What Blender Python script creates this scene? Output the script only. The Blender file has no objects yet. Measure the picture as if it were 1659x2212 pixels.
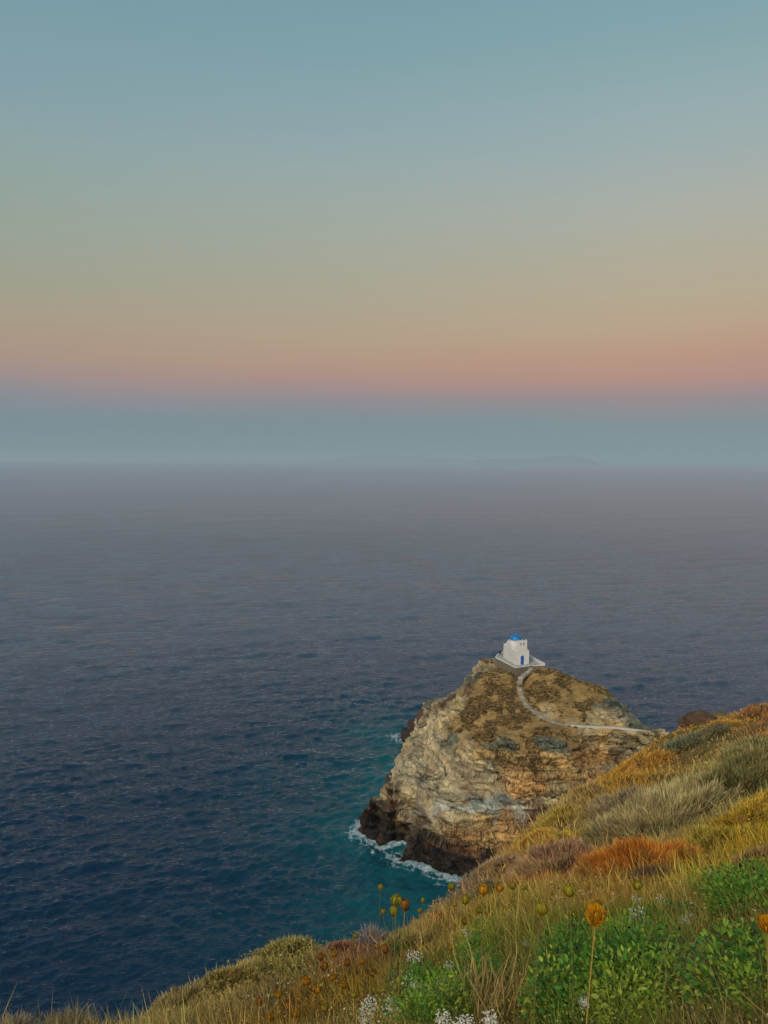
import bpy, math, random
import numpy as np
from mathutils import Matrix, Vector, Euler
random.seed(7); RNG = np.random.default_rng(7)
C = bpy.context.scene.collection
R = math.radians
PI = math.pi

# ------------------------------------------------------------------ camera
CAMZ = 82.0; F = 774.0
scn = bpy.context.scene
cam = bpy.data.objects.new('camera', bpy.data.cameras.new('camera')); C.objects.link(cam)
M3 = Euler((R(90 - 3.80), 0, 0)).to_matrix() @ Matrix.Rotation(R(0.27), 3, 'Z')
cam.matrix_world = Matrix.Translation((0, 0, CAMZ)) @ M3.to_4x4()
cam.data.sensor_fit = 'VERTICAL'; cam.data.sensor_height = 24; cam.data.lens = 24 * F / 1024
cam.data.clip_start = 0.05; cam.data.clip_end = 200000
scn.camera = cam
MW = np.array(M3)

def ray(dx, dy):
    """direction of a point measured on the 1659 x 2212 survey sheet"""
    k = 768 / 1659
    return MW @ np.array([(dx * k - 384) / F, (512 - dy * k) / F, -1.0])
def on_z(dx, dy, z):
    d = ray(dx, dy); s = (z - CAMZ) / d[2]
    return np.array([d[0] * s, d[1] * s, z])
def at_r(dx, dy, r):
    d = ray(dx, dy); s = r / math.hypot(d[0], d[1])
    return np.array([d[0] * s, d[1] * s, CAMZ + d[2] * s])

# ------------------------------------------------------------------ noise
def _h(ix, iy, iz, seed):
    n = (ix * 374761393 + iy * 668265263 + iz * 2147483647 + seed * 1274126177) & 0xFFFFFFFF
    n = ((n ^ (n >> 13)) * 1274126177) & 0xFFFFFFFF
    n = ((n ^ (n >> 16)) * 2246822519) & 0xFFFFFFFF
    return ((n ^ (n >> 15)) & 0xFFFFFF) / 16777215.0
def vn2(x, y, seed):
    ix = np.floor(x); iy = np.floor(y); fx = x - ix; fy = y - iy; ix = ix.astype(np.int64); iy = iy.astype(np.int64)
    fx = fx * fx * fx * (fx * (fx * 6 - 15) + 10); fy = fy * fy * fy * (fy * (fy * 6 - 15) + 10)
    a = _h(ix, iy, 0, seed); b = _h(ix + 1, iy, 0, seed); c = _h(ix, iy + 1, 0, seed); d = _h(ix + 1, iy + 1, 0, seed)
    return (a + (b - a) * fx + (c - a) * fy + (a - b - c + d) * fx * fy) * 2 - 1
def vn(x, y, z=None, seed=0):
    x = np.asarray(x, float); y = np.asarray(y, float)
    if z is None: return vn2(x, y + 0 * x, seed)
    ix = np.floor(x).astype(np.int64); iy = np.floor(y).astype(np.int64); iz = np.floor(z).astype(np.int64)
    fx = x - ix; fy = y - iy; fz = z - iz
    fx = fx * fx * (3 - 2 * fx); fy = fy * fy * (3 - 2 * fy); fz = fz * fz * (3 - 2 * fz)
    r = 0
    for a in (0, 1):
        wx = fx if a else 1 - fx
        for b in (0, 1):
            wy = fy if b else 1 - fy
            for c in (0, 1):
                wz = fz if c else 1 - fz
                r = r + wx * wy * wz * _h(ix + a, iy + b, iz + c, seed)
    return r * 2 - 1
def fbm(x, y, z=None, oct=4, seed=0, gain=.5):
    r = 0; a = 1; k = 1; s = 0
    for o in range(oct):
        r = r + a * vn(np.asarray(x) * k + o * 17.3, np.asarray(y) * k - o * 9.1, None if z is None else np.asarray(z) * k, seed + o)
        s += a; a *= gain; k *= 2.03
    return r / s
def sstep(a, b, x):
    t = np.clip((x - a) / (b - a), 0, 1); return t * t * (3 - 2 * t)

class RBF:
    def __init__(s, pts, vals, c):
        s.p = np.asarray(pts, float); s.c = c
        v = np.asarray(vals, float); n = len(s.p)
        d = np.sqrt(((s.p[:, None] - s.p[None]) ** 2).sum(-1) + c * c)
        A = np.zeros((n + 3, n + 3)); A[:n, :n] = d + np.eye(n) * 1e-6
        A[:n, n] = 1; A[:n, n + 1:] = s.p; A[n, :n] = 1; A[n + 1:, :n] = s.p.T
        b = np.zeros(n + 3); b[:n] = v
        s.w = np.linalg.solve(A, b)
    def __call__(s, x, y):
        x = np.asarray(x, float); sh = x.shape; x = x.ravel(); y = np.asarray(y, float).ravel()
        out = np.empty(len(x))
        for i in range(0, len(x), 20000):
            xx = x[i:i + 20000]; yy = y[i:i + 20000]
            d = np.sqrt((xx[:, None] - s.p[None, :, 0]) ** 2 + (yy[:, None] - s.p[None, :, 1]) ** 2 + s.c ** 2)
            out[i:i + 20000] = d @ s.w[:-3] + s.w[-3] + xx * s.w[-2] + yy * s.w[-1]
        return out.reshape(sh)

# ------------------------------------------------------------------ objects
def tag(o, label=None, cat=None, group=None, kind=None):
    if label: o['label'] = label
    if cat: o['category'] = cat
    if group: o['group'] = group
    if kind: o['kind'] = kind
    return o
def empty(name, loc, label, cat, group=None, rz=0):
    o = bpy.data.objects.new(name, None); C.objects.link(o)
    o.location = loc; o.rotation_euler = (0, 0, rz); o.empty_display_size = .2
    return tag(o, label, cat, group)
def mesh(name, V, Fc, mat, parent=None, col=None, smooth=False, attrs=None):
    """V (n,3); Fc array (m,3|4) or list of arrays; col (n,3) stored as colour attribute"""
    V = np.ascontiguousarray(V, dtype=np.float32)
    if isinstance(Fc, np.ndarray): Fc = [Fc]
    me = bpy.data.meshes.new(name)
    me.vertices.add(len(V)); me.vertices.foreach_set('co', V.ravel())
    nl = sum(f.size for f in Fc); nf = sum(len(f) for f in Fc)
    me.loops.add(nl); me.polygons.add(nf)
    me.loops.foreach_set('vertex_index', np.concatenate([f.ravel() for f in Fc]).astype(np.int32))
    tot = np.concatenate([np.full(len(f), f.shape[1]) for f in Fc]).astype(np.int32)
    st = np.concatenate([[0], np.cumsum(tot)[:-1]]).astype(np.int32)
    me.polygons.foreach_set('loop_start', st)
    try: me.polygons.foreach_set('loop_total', tot)
    except Exception: pass
    me.polygons.foreach_set('use_smooth', np.full(nf, bool(smooth)))
    me.update(calc_edges=True)
    if col is not None:
        a = me.attributes.new('col', 'FLOAT_COLOR', 'POINT')
        cc = np.ones((len(V), 4), np.float32); cc[:, :3] = col
        a.data.foreach_set('color', cc.ravel())
    for k, v in (attrs or {}).items():
        a = me.attributes.new(k, 'FLOAT', 'POINT'); a.data.foreach_set('value', np.asarray(v, np.float32).ravel())
    me.materials.append(mat)
    o = bpy.data.objects.new(name, me); C.objects.link(o)
    if parent: o.parent = parent
    return o
class MB:
    """collects boxes, tubes, revolved shapes, prisms into one mesh"""
    def __init__(s): s.v = []; s.f = []
    def add(s, v, f):
        n = len(s.v); s.v += [tuple(map(float, p)) for p in v]; s.f += [tuple(n + i for i in q) for q in f]
    def box(s, c, d, rz=0, taper=1):
        ca, sa = math.cos(rz), math.sin(rz); v = []
        for k in (-.5, .5):
            t = 1 if k < 0 else taper
            for a, b in ((-.5, -.5), (.5, -.5), (.5, .5), (-.5, .5)):
                x, y = a * d[0] * t, b * d[1] * t
                v.append((c[0] + x * ca - y * sa, c[1] + x * sa + y * ca, c[2] + k * d[2]))
        s.add(v, [(3, 2, 1, 0), (4, 5, 6, 7), (0, 1, 5, 4), (1, 2, 6, 5), (2, 3, 7, 6), (3, 0, 4, 7)])
    def tube(s, pts, rad, n=6, cap=True):
        pts = [Vector(p) for p in pts]; v = []; m = len(pts)
        if not hasattr(rad, '__len__'): rad = [rad] * m
        for i, p in enumerate(pts):
            t = (pts[min(i + 1, m - 1)] - pts[max(i - 1, 0)])
            t = t.normalized() if t.length > 1e-9 else Vector((0, 0, 1))
            a = t.cross(Vector((0, 0, 1)) if abs(t.z) < .9 else Vector((1, 0, 0))).normalized(); b = t.cross(a)
            for k in range(n):
                w = 2 * PI * k / n; v.append(p + (a * math.cos(w) + b * math.sin(w)) * rad[i])
        f = [(i * n + k, i * n + (k + 1) % n, (i + 1) * n + (k + 1) % n, (i + 1) * n + k) for i in range(m - 1) for k in range(n)]
        if cap: f += [tuple(range(n))[::-1], tuple((m - 1) * n + k for k in range(n))]
        s.add(v, f)
    def lathe(s, prof, c=(0, 0, 0), n=24):
        v = []; m = len(prof)
        for r, z in prof:
            for k in range(n):
                w = 2 * PI * k / n; v.append((c[0] + r * math.cos(w), c[1] + r * math.sin(w), c[2] + z))
        f = [(i * n + k, i * n + (k + 1) % n, (i + 1) * n + (k + 1) % n, (i + 1) * n + k) for i in range(m - 1) for k in range(n)]
        f += [tuple(range(n))[::-1], tuple((m - 1) * n + k for k in range(n))]
        s.add(v, f)
    def prism(s, poly, z0, z1):
        n = len(poly)
        v = [(p[0], p[1], z0) for p in poly] + [(p[0], p[1], z1) for p in poly]
        s.add(v, [tuple(range(n))[::-1], tuple(range(n, 2 * n))] + [(i, (i + 1) % n, n + (i + 1) % n, n + i) for i in range(n)])
    def slab_xz(s, poly, y0, y1):
        n = len(poly)
        v = [(p[0], y0, p[1]) for p in poly] + [(p[0], y1, p[1]) for p in poly]
        s.add(v, [tuple(range(n)), tuple(range(n, 2 * n))[::-1]] + [((i + 1) % n, i, n + i, n + (i + 1) % n) for i in range(n)])
    def build(s, name, mat, parent=None, smooth=False):
        me = bpy.data.meshes.new(name); me.from_pydata(s.v, [], s.f); me.materials.append(mat)
        me.update()
        import bmesh
        bm = bmesh.new(); bm.from_mesh(me); bmesh.ops.recalc_face_normals(bm, faces=bm.faces); bm.to_mesh(me); bm.free()
        if smooth:
            for p in me.polygons: p.use_smooth = True
        o = bpy.data.objects.new(name, me); C.objects.link(o)
        if parent: o.parent = parent
        return o

# ------------------------------------------------------------------ materials
def newmat(name):
    m = bpy.data.materials.new(name); m.use_nodes = True
    nt = m.node_tree; b = nt.nodes['Principled BSDF']
    return m, nt, b
def N(nt, t, **kw):
    n = nt.nodes.new(t)
    for k, v in kw.items():
        if k in n.inputs: n.inputs[k].default_value = v
        else: setattr(n, k, v)
    return n
def L(nt, a, b): nt.links.new(a, b)
def plain(name, col, rough=.8, var=.12, scale=3., bump=.0, spec=.3, metal=0):
    m, nt, b = newmat(name)
    tc = N(nt, 'ShaderNodeTexCoord'); nz = N(nt, 'ShaderNodeTexNoise'); nz.inputs['Scale'].default_value = scale; nz.inputs['Detail'].default_value = 6
    L(nt, tc.outputs['Object'], nz.inputs['Vector'])
    mx = N(nt, 'ShaderNodeMix', data_type='RGBA')
    mx.inputs[6].default_value = [c * (1 - var) for c in col] + [1]; mx.inputs[7].default_value = [min(1, c * (1 + var)) for c in col] + [1]
    L(nt, nz.outputs['Fac'], mx.inputs[0]); L(nt, mx.outputs[2], b.inputs['Base Color'])
    b.inputs['Roughness'].default_value = rough; b.inputs['Specular IOR Level'].default_value = spec; b.inputs['Metallic'].default_value = metal
    if bump:
        bp = N(nt, 'ShaderNodeBump'); bp.inputs['Distance'].default_value = bump; L(nt, nz.outputs['Fac'], bp.inputs['Height']); L(nt, bp.outputs[0], b.inputs['Normal'])
    return m
def attrmat(name, rough=.85, trans=.0, spec=.15, gain=1.0):
    m, nt, b = newmat(name)
    a = N(nt, 'ShaderNodeAttribute', attribute_name='col')
    L(nt, a.outputs['Color'], b.inputs['Base Color'])
    b.inputs['Roughness'].default_value = rough; b.inputs['Specular IOR Level'].default_value = spec
    if trans:
        t = N(nt, 'ShaderNodeBsdfTranslucent'); L(nt, a.outputs['Color'], t.inputs['Color'])
        ms = N(nt, 'ShaderNodeMixShader'); ms.inputs[0].default_value = trans
        L(nt, b.outputs[0], ms.inputs[1]); L(nt, t.outputs[0], ms.inputs[2])
        L(nt, ms.outputs[0], nt.nodes['Material Output'].inputs['Surface'])
    return m
def srgb(r, g, b, k=1.0):
    f = lambda c: ((c / 255 + .055) / 1.055) ** 2.4 if c > 10 else c / 255 / 12.92
    return np.array([f(r) * k, f(g) * k, f(b) * k])

# ------------------------------------------------------------------ world, sun, colour
scn.view_settings.view_transform = 'Standard'; scn.view_settings.look = 'None'
scn.view_settings.exposure = 0; scn.view_settings.gamma = 1
SUN_EL, SUN_AZ = 34, 206          # low behind the camera, slightly to the left (azimuth from +Y clockwise)
w = bpy.data.worlds.new('World'); scn.world = w; w.use_nodes = True
nt = w.node_tree; nt.nodes.clear()
out = N(nt, 'ShaderNodeOutputWorld'); bg = N(nt, 'ShaderNodeBackground')
tc = N(nt, 'ShaderNodeTexCoord'); sx = N(nt, 'ShaderNodeSeparateXYZ'); L(nt, tc.outputs['Generated'], sx.inputs[0])
def MATH(nt, op, a, b=None, c=None):
    n = N(nt, 'ShaderNodeMath', operation=op)
    for i, q in enumerate((a, b, c)):
        if q is None: continue
        if isinstance(q, (int, float)): n.inputs[i].default_value = q
        else: L(nt, q, n.inputs[i])
    return n.outputs[0]
def ramp(nt, fac, stops, interp='LINEAR'):
    n = N(nt, 'ShaderNodeValToRGB'); cr = n.color_ramp; cr.interpolation = interp
    while len(cr.elements) > 1: cr.elements.remove(cr.elements[-1])
    cr.elements[0].position = stops[0][0]; cr.elements[0].color = (*stops[0][1], 1)
    for p, c in stops[1:]:
        e = cr.elements.new(p); e.color = (*c, 1)
    L(nt, fac, n.inputs[0]); return n.outputs[0]
elev = MATH(nt, 'MULTIPLY', MATH(nt, 'ARCSINE', sx.outputs[2]), 180 / PI)
nz = N(nt, 'ShaderNodeTexNoise'); nz.inputs['Scale'].default_value = 2.2; nz.inputs['Detail'].default_value = 3
mp = N(nt, 'ShaderNodeMapping'); mp.inputs['Scale'].default_value = (1, 1, 5); L(nt, tc.outputs['Generated'], mp.inputs[0]); L(nt, mp.outputs[0], nz.inputs['Vector'])
elev2 = MATH(nt, 'ADD', elev, MATH(nt, 'MULTIPLY', MATH(nt, 'SUBTRACT', nz.outputs['Fac'], .5), 2.2))
fac = MATH(nt, 'DIVIDE', elev2, 80)
mid = [(0, (122, 144, 148)), (1.4, (125, 145, 149)), (2.9, (128, 143, 147)), (4.3, (152, 138, 141)), (5.8, (184, 142, 130)),
       (7.2, (190, 150, 127)), (9.2, (190, 163, 137)), (11.5, (184, 170, 144)), (14.5, (177, 173, 155)), (17, (171, 175, 166)), (20, (160, 174, 173)), (23, (149, 172, 175)),
       (27, (131, 165, 171)), (31, (124, 158, 171)), (40, (104, 144, 168)), (60, (78, 122, 158))]
lef = [(0, (113, 138, 145)), (1.4, (116, 139, 146)), (2.9, (119, 139, 147)), (4.3, (137, 138, 146)), (5.8, (161, 141, 137)),
       (7.2, (172, 149, 131)), (9.2, (168, 156, 134)), (11.5, (159, 159, 141)), (14.5, (152, 162, 149)), (17, (145, 163, 156)), (20, (139, 163, 164)), (23, (131, 159, 168)),
       (27, (122, 156, 166)), (31, (116, 150, 163)), (40, (96, 136, 160)), (60, (72, 116, 152))]
mk = lambda tab: [(max(0, e / 80), tuple(srgb(*c))) for e, c in tab if e >= 0]
az = MATH(nt, 'ARCTAN2', sx.outputs[0], sx.outputs[1])
fz = MATH(nt, 'ADD', MATH(nt, 'MULTIPLY', az, 1.15), .62)
fzn = nt.nodes.new('ShaderNodeClamp'); L(nt, fz, fzn.inputs[0])
mx = N(nt, 'ShaderNodeMix', data_type='RGBA'); L(nt, fzn.outputs[0], mx.inputs[0])
L(nt, ramp(nt, fac, mk(lef)), mx.inputs[6]); L(nt, ramp(nt, fac, mk(mid)), mx.inputs[7])
sky = N(nt, 'ShaderNodeTexSky', sky_type='NISHITA'); sky.sun_disc = False
sky.sun_elevation = R(SUN_EL); sky.sun_rotation = R(SUN_AZ); sky.altitude = 80; sky.dust_density = 2.5
sk = N(nt, 'ShaderNodeMix', data_type='RGBA', blend_type='MULTIPLY'); sk.inputs[0].default_value = 1
L(nt, sky.outputs[0], sk.inputs[6]); SKYK = 0.13; sk.inputs[7].default_value = (SKYK, SKYK, SKYK, 1)
bk = nt.nodes.new('ShaderNodeMapRange'); bk.inputs[1].default_value = .15; bk.inputs[2].default_value = -.75; L(nt, sx.outputs[1], bk.inputs[0])
mb_ = N(nt, 'ShaderNodeMix', data_type='RGBA'); L(nt, bk.outputs[0], mb_.inputs[0]); L(nt, mx.outputs[2], mb_.inputs[6]); L(nt, sk.outputs[2], mb_.inputs[7])
L(nt, mb_.outputs[2], bg.inputs['Color']); bg.inputs['Strength'].default_value = 1.0
L(nt, bg.outputs[0], out.inputs['Surface'])
sd = bpy.data.lights.new('sun', 'SUN'); sd.energy = 1.45; sd.angle = R(14); sd.color = (1, .91, .77)
so = bpy.data.objects.new('sun', sd); C.objects.link(so)
dv = Vector((math.sin(R(SUN_AZ)) * math.cos(R(SUN_EL)), math.cos(R(SUN_AZ)) * math.cos(R(SUN_EL)), math.sin(R(SUN_EL))))
so.rotation_euler = dv.to_track_quat('Z', 'Y').to_euler(); so.location = (-40, -60, 140)

# ------------------------------------------------------------------ promontory: heights
P = []
def ctl(lst):
    for dx, dy, z in lst: P.append(on_z(dx, dy, z))
ctl([(803, 1812, -.3), (835, 1828, -.3), (862, 1842, -.3), (900, 1868, -.3), (940, 1884, -.3), (985, 1897, -.3), (1060, 1905, -.5), (1150, 1890, -.5), (1250, 1860, 0), (1400, 1800, 4), (1550, 1760, 8)])
# seaward side in front of the foot
for dx, dy in ((765, 1840), (815, 1880), (880, 1925), (955, 1955), (1060, 1975), (1150, 1975), (725, 1800)): P.append(on_z(dx, dy, 0) * [1, 1, 0] + [0, 0, -7])
# silhouette of the left flank, each with the sea bed behind it
left = [(795, 1772, 3.5), (806, 1742, 6.6), (813, 1724, 7.6), (824, 1706, 8.6), (850, 1684, 8.5), (865, 1655, 8.5), (868, 1620, 8.5), (885, 1592, 7), (908, 1555, 8.5), (915, 1524, 10), (962, 1516, 13.5),
        (975, 1500, 16), (1000, 1485, 19), (1015, 1460, 23), (1030, 1434, 26.3)]
ctl(left)
for dx, dy, z in left:
    p = on_z(dx, dy, z); a = 1.0 if dy > 1600 else .8
    if dy > 1520: P.append(np.array([p[0] - (z * .3 + 3.2) * a, p[1] + (z * .16 + 1.0), -6]))
right = [(1180, 1443, 28.8), (1240, 1466, 27), (1300, 1486, 25), (1330, 1511, 23.5), (1360, 1536, 21.5), (1385, 1566, 20.2), (1420, 1578, 20.6), (1465, 1588, 20.6)]
ctl(right)
for dx, dy, z in right[1:]:
    p = on_z(dx, dy, z); P.append(np.array([p[0] + 4, p[1] + 5, z - 6])); P.append(np.array([p[0] + 9, p[1] + 14, -5]))
# behind the chapel the rock drops to the open sea
for x, y, z in ((24, 223, 12), (34, 222, 21), (17, 226, 2), (8, 236, -5), (44, 214, 20), (22, 232, -5), (34, 238, -5), (48, 228, -5), (10, 244, -7), (60, 214, -6), (-14, 215, -7), (-16, 190, -7), (75, 200, -4), (80, 180, 14), (80, 165, 16), (80, 150, 6)): P.append(np.array([x, y, z], float))
PATH = [(1148, 1443, 28.6), (1126, 1460, 27), (1121, 1478, 25.8), (1124, 1497, 24.6), (1133, 1518, 23.6), (1148, 1534, 22.8), (1166, 1546, 22.3), (1185, 1555, 21.9), (1205, 1562, 21.6), (1230, 1566, 21.4), (1260, 1568, 21.3), (1300, 1569.5, 21.1), (1335, 1571, 21),
        (1355, 1574, 20.9), (1380, 1577, 20.8), (1405, 1580, 20.7), (1435, 1583, 20.6), (1465, 1588, 20.5), (1510, 1597, 20.3), (1560, 1604, 20.3)]
ctl(PATH)
ctl([(1060, 1452, 27.3), (1040, 1480, 25), (1010, 1520, 21.5), (1070, 1520, 23.5), (1000, 1560, 19), (1060, 1580, 19.8), (960, 1540, 17.3), (930, 1560, 13.5), (912, 1600, 12.3), (1100, 1620, 18.5), (1000, 1620, 16.5),
     (950, 1620, 14.3), (1180, 1490, 26), (1250, 1510, 24), (1200, 1530, 23.2), (1300, 1550, 22.2), (1150, 1590, 20.3), (1200, 1602, 19.5), (1300, 1602, 18.5), (1400, 1602, 18), (1350, 1640, 15.5), (1250, 1640, 16), (1150, 1660, 15.2), (1250, 1690, 12.5),
     (1180, 1740, 9.2), (1000, 1680, 13), (900, 1680, 10), (900, 1640, 11.7), (950, 1700, 11.5), (872, 1720, 8.6), (950, 1738, 10.2), (1050, 1738, 10.2), (1130, 1715, 11), (1000, 1760, 9.2), (900, 1760, 6.5), (850, 1760, 5.9), (830, 1746, 6.6), (852, 1738, 7.3), (850, 1800, 2),
     (900, 1800, 4.5), (950, 1800, 6.5), (1050, 1790, 7.5), (950, 1845, 3), (1000, 1868, 2.0), (1060, 1840, 4), (1120, 1800, 6), (900, 1840, 2.2), (1090, 1680, 13.2)])
for u_, v_, dz_, ox_, oy_ in ((710, 838, 2.15, -.3, -.7), (345, 655, 2.7, -.8, 0), (580, 765, 2.3, -.7, -.5), (955, 805, 1.5, 0, -.8), (1240, 792, .7, .5, -.3), (1130, 796, .9, 0, -.6), (470, 720, 2.5, -.8, -.3)):
    p = on_z((1550 + u_ / 5.53) * .6636, (2020 + v_ / 5.53) * .6636, 29.75); P.append(p + [ox_, oy_, -dz_])
P = np.array(P)
hbase = RBF(P[:, :2] / 10, P[:, 2], .15)
def H0(x, y): return hbase(np.asarray(x) / 10, np.asarray(y) / 10)

# terrace and chapel frame (measured on an enlarged crop: 5.53 px per photo px, origin 1550, 2020)
def U(u, v, z): return on_z((1550 + u / 5.53) * .6636, (2020 + v / 5.53) * .6636, z)
TZ = 29.5                                   # paving level of the terrace
tA, tA2, tA3 = U(345, 655, TZ + .25), U(378, 602, TZ + .25), U(478, 568, TZ + .25)
tB, tC, tD, tE, tF = U(710, 838, TZ + .25), U(960, 802, TZ + .25), U(1020, 800, TZ + .25), U(1240, 792, TZ + .25), U(955, 640, TZ + .25)
tG = tF + (tF - tE) * .35
tH = tA3 + (tG - tA3) * .45 + np.array([0, 1.6, 0])
TERR = np.array([tA, tA2, tA3, tH, tG, tF, tE, tD, tC, tB])[:, :2]

pw = np.array([on_z(*p) for p in PATH])
# dense path line
def catmull(pts, n):
    pts = np.asarray(pts); o = []
    for i in range(len(pts) - 1):
        p0, p1, p2, p3 = pts[max(i - 1, 0)], pts[i], pts[i + 1], pts[min(i + 2, len(pts) - 1)]
        for k in range(n):
            t = k / n
            o.append(.5 * (2 * p1 + (p2 - p0) * t + (2 * p0 - 5 * p1 + 4 * p2 - p3) * t * t + (3 * p1 - p0 - 3 * p2 + p3) * t ** 3))
    o.append(pts[-1]); return np.array(o)
PL = catmull(pw, 12)
def dist_path(x, y):
    sh = x.shape; x = x.ravel(); y = y.ravel(); D = np.full(len(x), 99.); Z = np.zeros(len(x))
    near = (x > PL[:, 0].min() - 4) & (x < PL[:, 0].max() + 4) & (y > PL[:, 1].min() - 4) & (y < PL[:, 1].max() + 4)
    idx = np.where(near)[0]
    for i in range(0, len(idx), 20000):
        j = idx[i:i + 20000]
        d = (x[j][:, None] - PL[None, :, 0]) ** 2 + (y[j][:, None] - PL[None, :, 1]) ** 2
        k = d.argmin(1); D[j] = np.sqrt(d[np.arange(len(j)), k]); Z[j] = PL[k, 2]
    return D.reshape(sh), Z.reshape(sh)
def in_poly(x, y, poly, grow=0):
    c = poly.mean(0); q = c + (poly - c) * (1 + grow)
    ins = np.zeros(np.shape(x), bool); n = len(q); j = n - 1
    for i in range(n):
        a, b = q[i], q[j]
        cond = ((a[1] > y) != (b[1] > y)) & (x < (b[0] - a[0]) * (y - a[1]) / (b[1] - a[1] + 1e-12) + a[0])
        ins ^= cond; j = i
    return ins
def march(dx, dy, hf, r0, r1, n=900):
    d = ray(dx, dy); h = math.hypot(d[0], d[1]); r = np.geomspace(r0, r1, n)
    x, y, z = d[0] / h * r, d[1] / h * r, CAMZ + d[2] / h * r
    g = hf(x, y); k = np.where(z < g)[0]
    if len(k) == 0: return None
    k = k[0]; return np.array([x[k], y[k], g[k]])

# colour / cover control points on the rock: (sheet x, y, sRGB, vegetation 0..1)
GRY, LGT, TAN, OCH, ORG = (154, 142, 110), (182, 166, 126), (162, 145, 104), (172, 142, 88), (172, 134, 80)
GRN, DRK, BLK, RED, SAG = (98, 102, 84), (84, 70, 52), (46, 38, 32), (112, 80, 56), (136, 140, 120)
CP = [(1040, 1440, GRY, .5), (1030, 1460, GRN, .25), (1010, 1490, DRK, .4), (985, 1510, TAN, .3), (1060, 1470, OCH, 1), (1080, 1500, OCH, 1), (1040, 1520, DRK, 1), (1080, 1550, DRK, 1), (1110, 1580, DRK, 1), (1030, 1560, DRK, 1),
      (960, 1518, DRK, 0), (930, 1522, GRY, 0), (905, 1540, BLK, 0), (890, 1580, BLK, 0), (985, 1525, TAN, .2), (960, 1545, LGT, 0), (930, 1560, LGT, 0), (955, 1570, TAN, .1), (990, 1570, DRK, 1), (1000, 1590, TAN, .5), (975, 1600, GRN, .1), (940, 1600, LGT, 0), (900, 1600, GRY, 0),
      (1050, 1600, DRK, .9), (1100, 1610, GRN, .3), (1060, 1615, GRN, .2), (1130, 1600, DRK, .9), (1180, 1600, GRN, .15), (1210, 1610, GRN, .1), (1240, 1600, DRK, .5), (1290, 1590, TAN, .3),
      (1150, 1630, DRK, .7), (1150, 1650, DRK, .8), (1118, 1640, OCH, .1), (1080, 1635, OCH, 0), (1040, 1630, OCH, 0), (1000, 1620, TAN, 0), (980, 1640, LGT, 0), (940, 1640, GRY, 0), (900, 1650, LGT, 0), (870, 1660, GRY, 0), (1000, 1660, GRY, 0), (1050, 1670, GRY, 0),
      (1100, 1665, ORG, 0), (1060, 1690, LGT, 0), (1000, 1690, GRY, 0), (950, 1690, LGT, 0), (900, 1700, LGT, 0), (860, 1700, GRY, 0), (830, 1715, TAN, 0), (1180, 1640, OCH, 0), (1220, 1650, OCH, 0), (1260, 1640, ORG, .1), (1300, 1630, ORG, .1), (1230, 1680, OCH, .1), (1200, 1700, TAN, .3), (1160, 1700, ORG, 0), (1120, 1710, ORG, 0),
      (1280, 1670, OCH, .3), (1330, 1630, DRK, .5), (1340, 1600, TAN, 0), (1380, 1600, TAN, .1), (1420, 1600, TAN, .1), (1300, 1590, OCH, .1), (1370, 1630, LGT, .1), (1320, 1660, GRY, .4), (1250, 1700, GRN, .5),
      (1030, 1720, SAG, 0), (980, 1725, TAN, 0), (930, 1730, LGT, 0), (880, 1730, TAN, 0), (1080, 1730, SAG, 0), (1130, 1735, ORG, 0), (1180, 1740, TAN, .3), (1000, 1750, (176, 174, 154), 0), (950, 1748, (176, 174, 154), 0), (1060, 1750, (172, 172, 152), 0), (1120, 1752, (172, 168, 146), 0), (900, 1742, (170, 166, 144), 0), (1180, 1760, DRK, .1),
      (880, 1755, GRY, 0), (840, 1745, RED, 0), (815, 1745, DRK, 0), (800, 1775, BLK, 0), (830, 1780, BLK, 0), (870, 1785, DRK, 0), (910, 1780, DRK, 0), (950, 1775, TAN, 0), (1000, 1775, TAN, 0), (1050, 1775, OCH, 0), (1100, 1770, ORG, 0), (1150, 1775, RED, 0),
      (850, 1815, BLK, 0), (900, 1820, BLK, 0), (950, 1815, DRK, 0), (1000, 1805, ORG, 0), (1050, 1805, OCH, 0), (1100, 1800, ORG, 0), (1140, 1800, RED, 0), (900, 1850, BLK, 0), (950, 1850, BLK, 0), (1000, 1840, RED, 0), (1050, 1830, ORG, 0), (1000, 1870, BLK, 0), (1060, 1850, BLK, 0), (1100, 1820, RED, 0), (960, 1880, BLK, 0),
      (1160, 1470, OCH, 1), (1200, 1475, OCH, .9), (1180, 1510, OCH, 1), (1240, 1490, DRK, 1), (1280, 1500, GRN, .7), (1230, 1530, DRK, 1), (1180, 1535, TAN, .4), (1300, 1520, GRN, .5), (1330, 1525, GRN, .2), (1290, 1545, TAN, .4), (1340, 1550, GRY, .1), (1370, 1560, GRN, .1), (1250, 1555, TAN, .5), (1320, 1562, OCH, .4), (1100, 1540, DRK, 1), (1130, 1560, DRK, 1), (1170, 1575, DRK, 1), (1220, 1585, DRK, .9), (1270, 1580, TAN, .4),
      (1440, 1600, OCH, .4), (1400, 1590, TAN, .2)]
cw = []; cc = []
for dx, dy, c, vg in CP:
    p = march(dx, dy, H0, 120, 260, 500)
    if p is None: continue
    cw.append(p); cc.append(list(srgb(*c)) + [vg])
for x, y, z in ((30, 225, 15), (45, 220, 15), (15, 215, 5), (60, 195, 10), (70, 190, 10)): cw.append(np.array([x, y, z], float)); cc.append(list(srgb(*GRY)) + [.3])
cw = np.array(cw); cc = np.array(cc)
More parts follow.
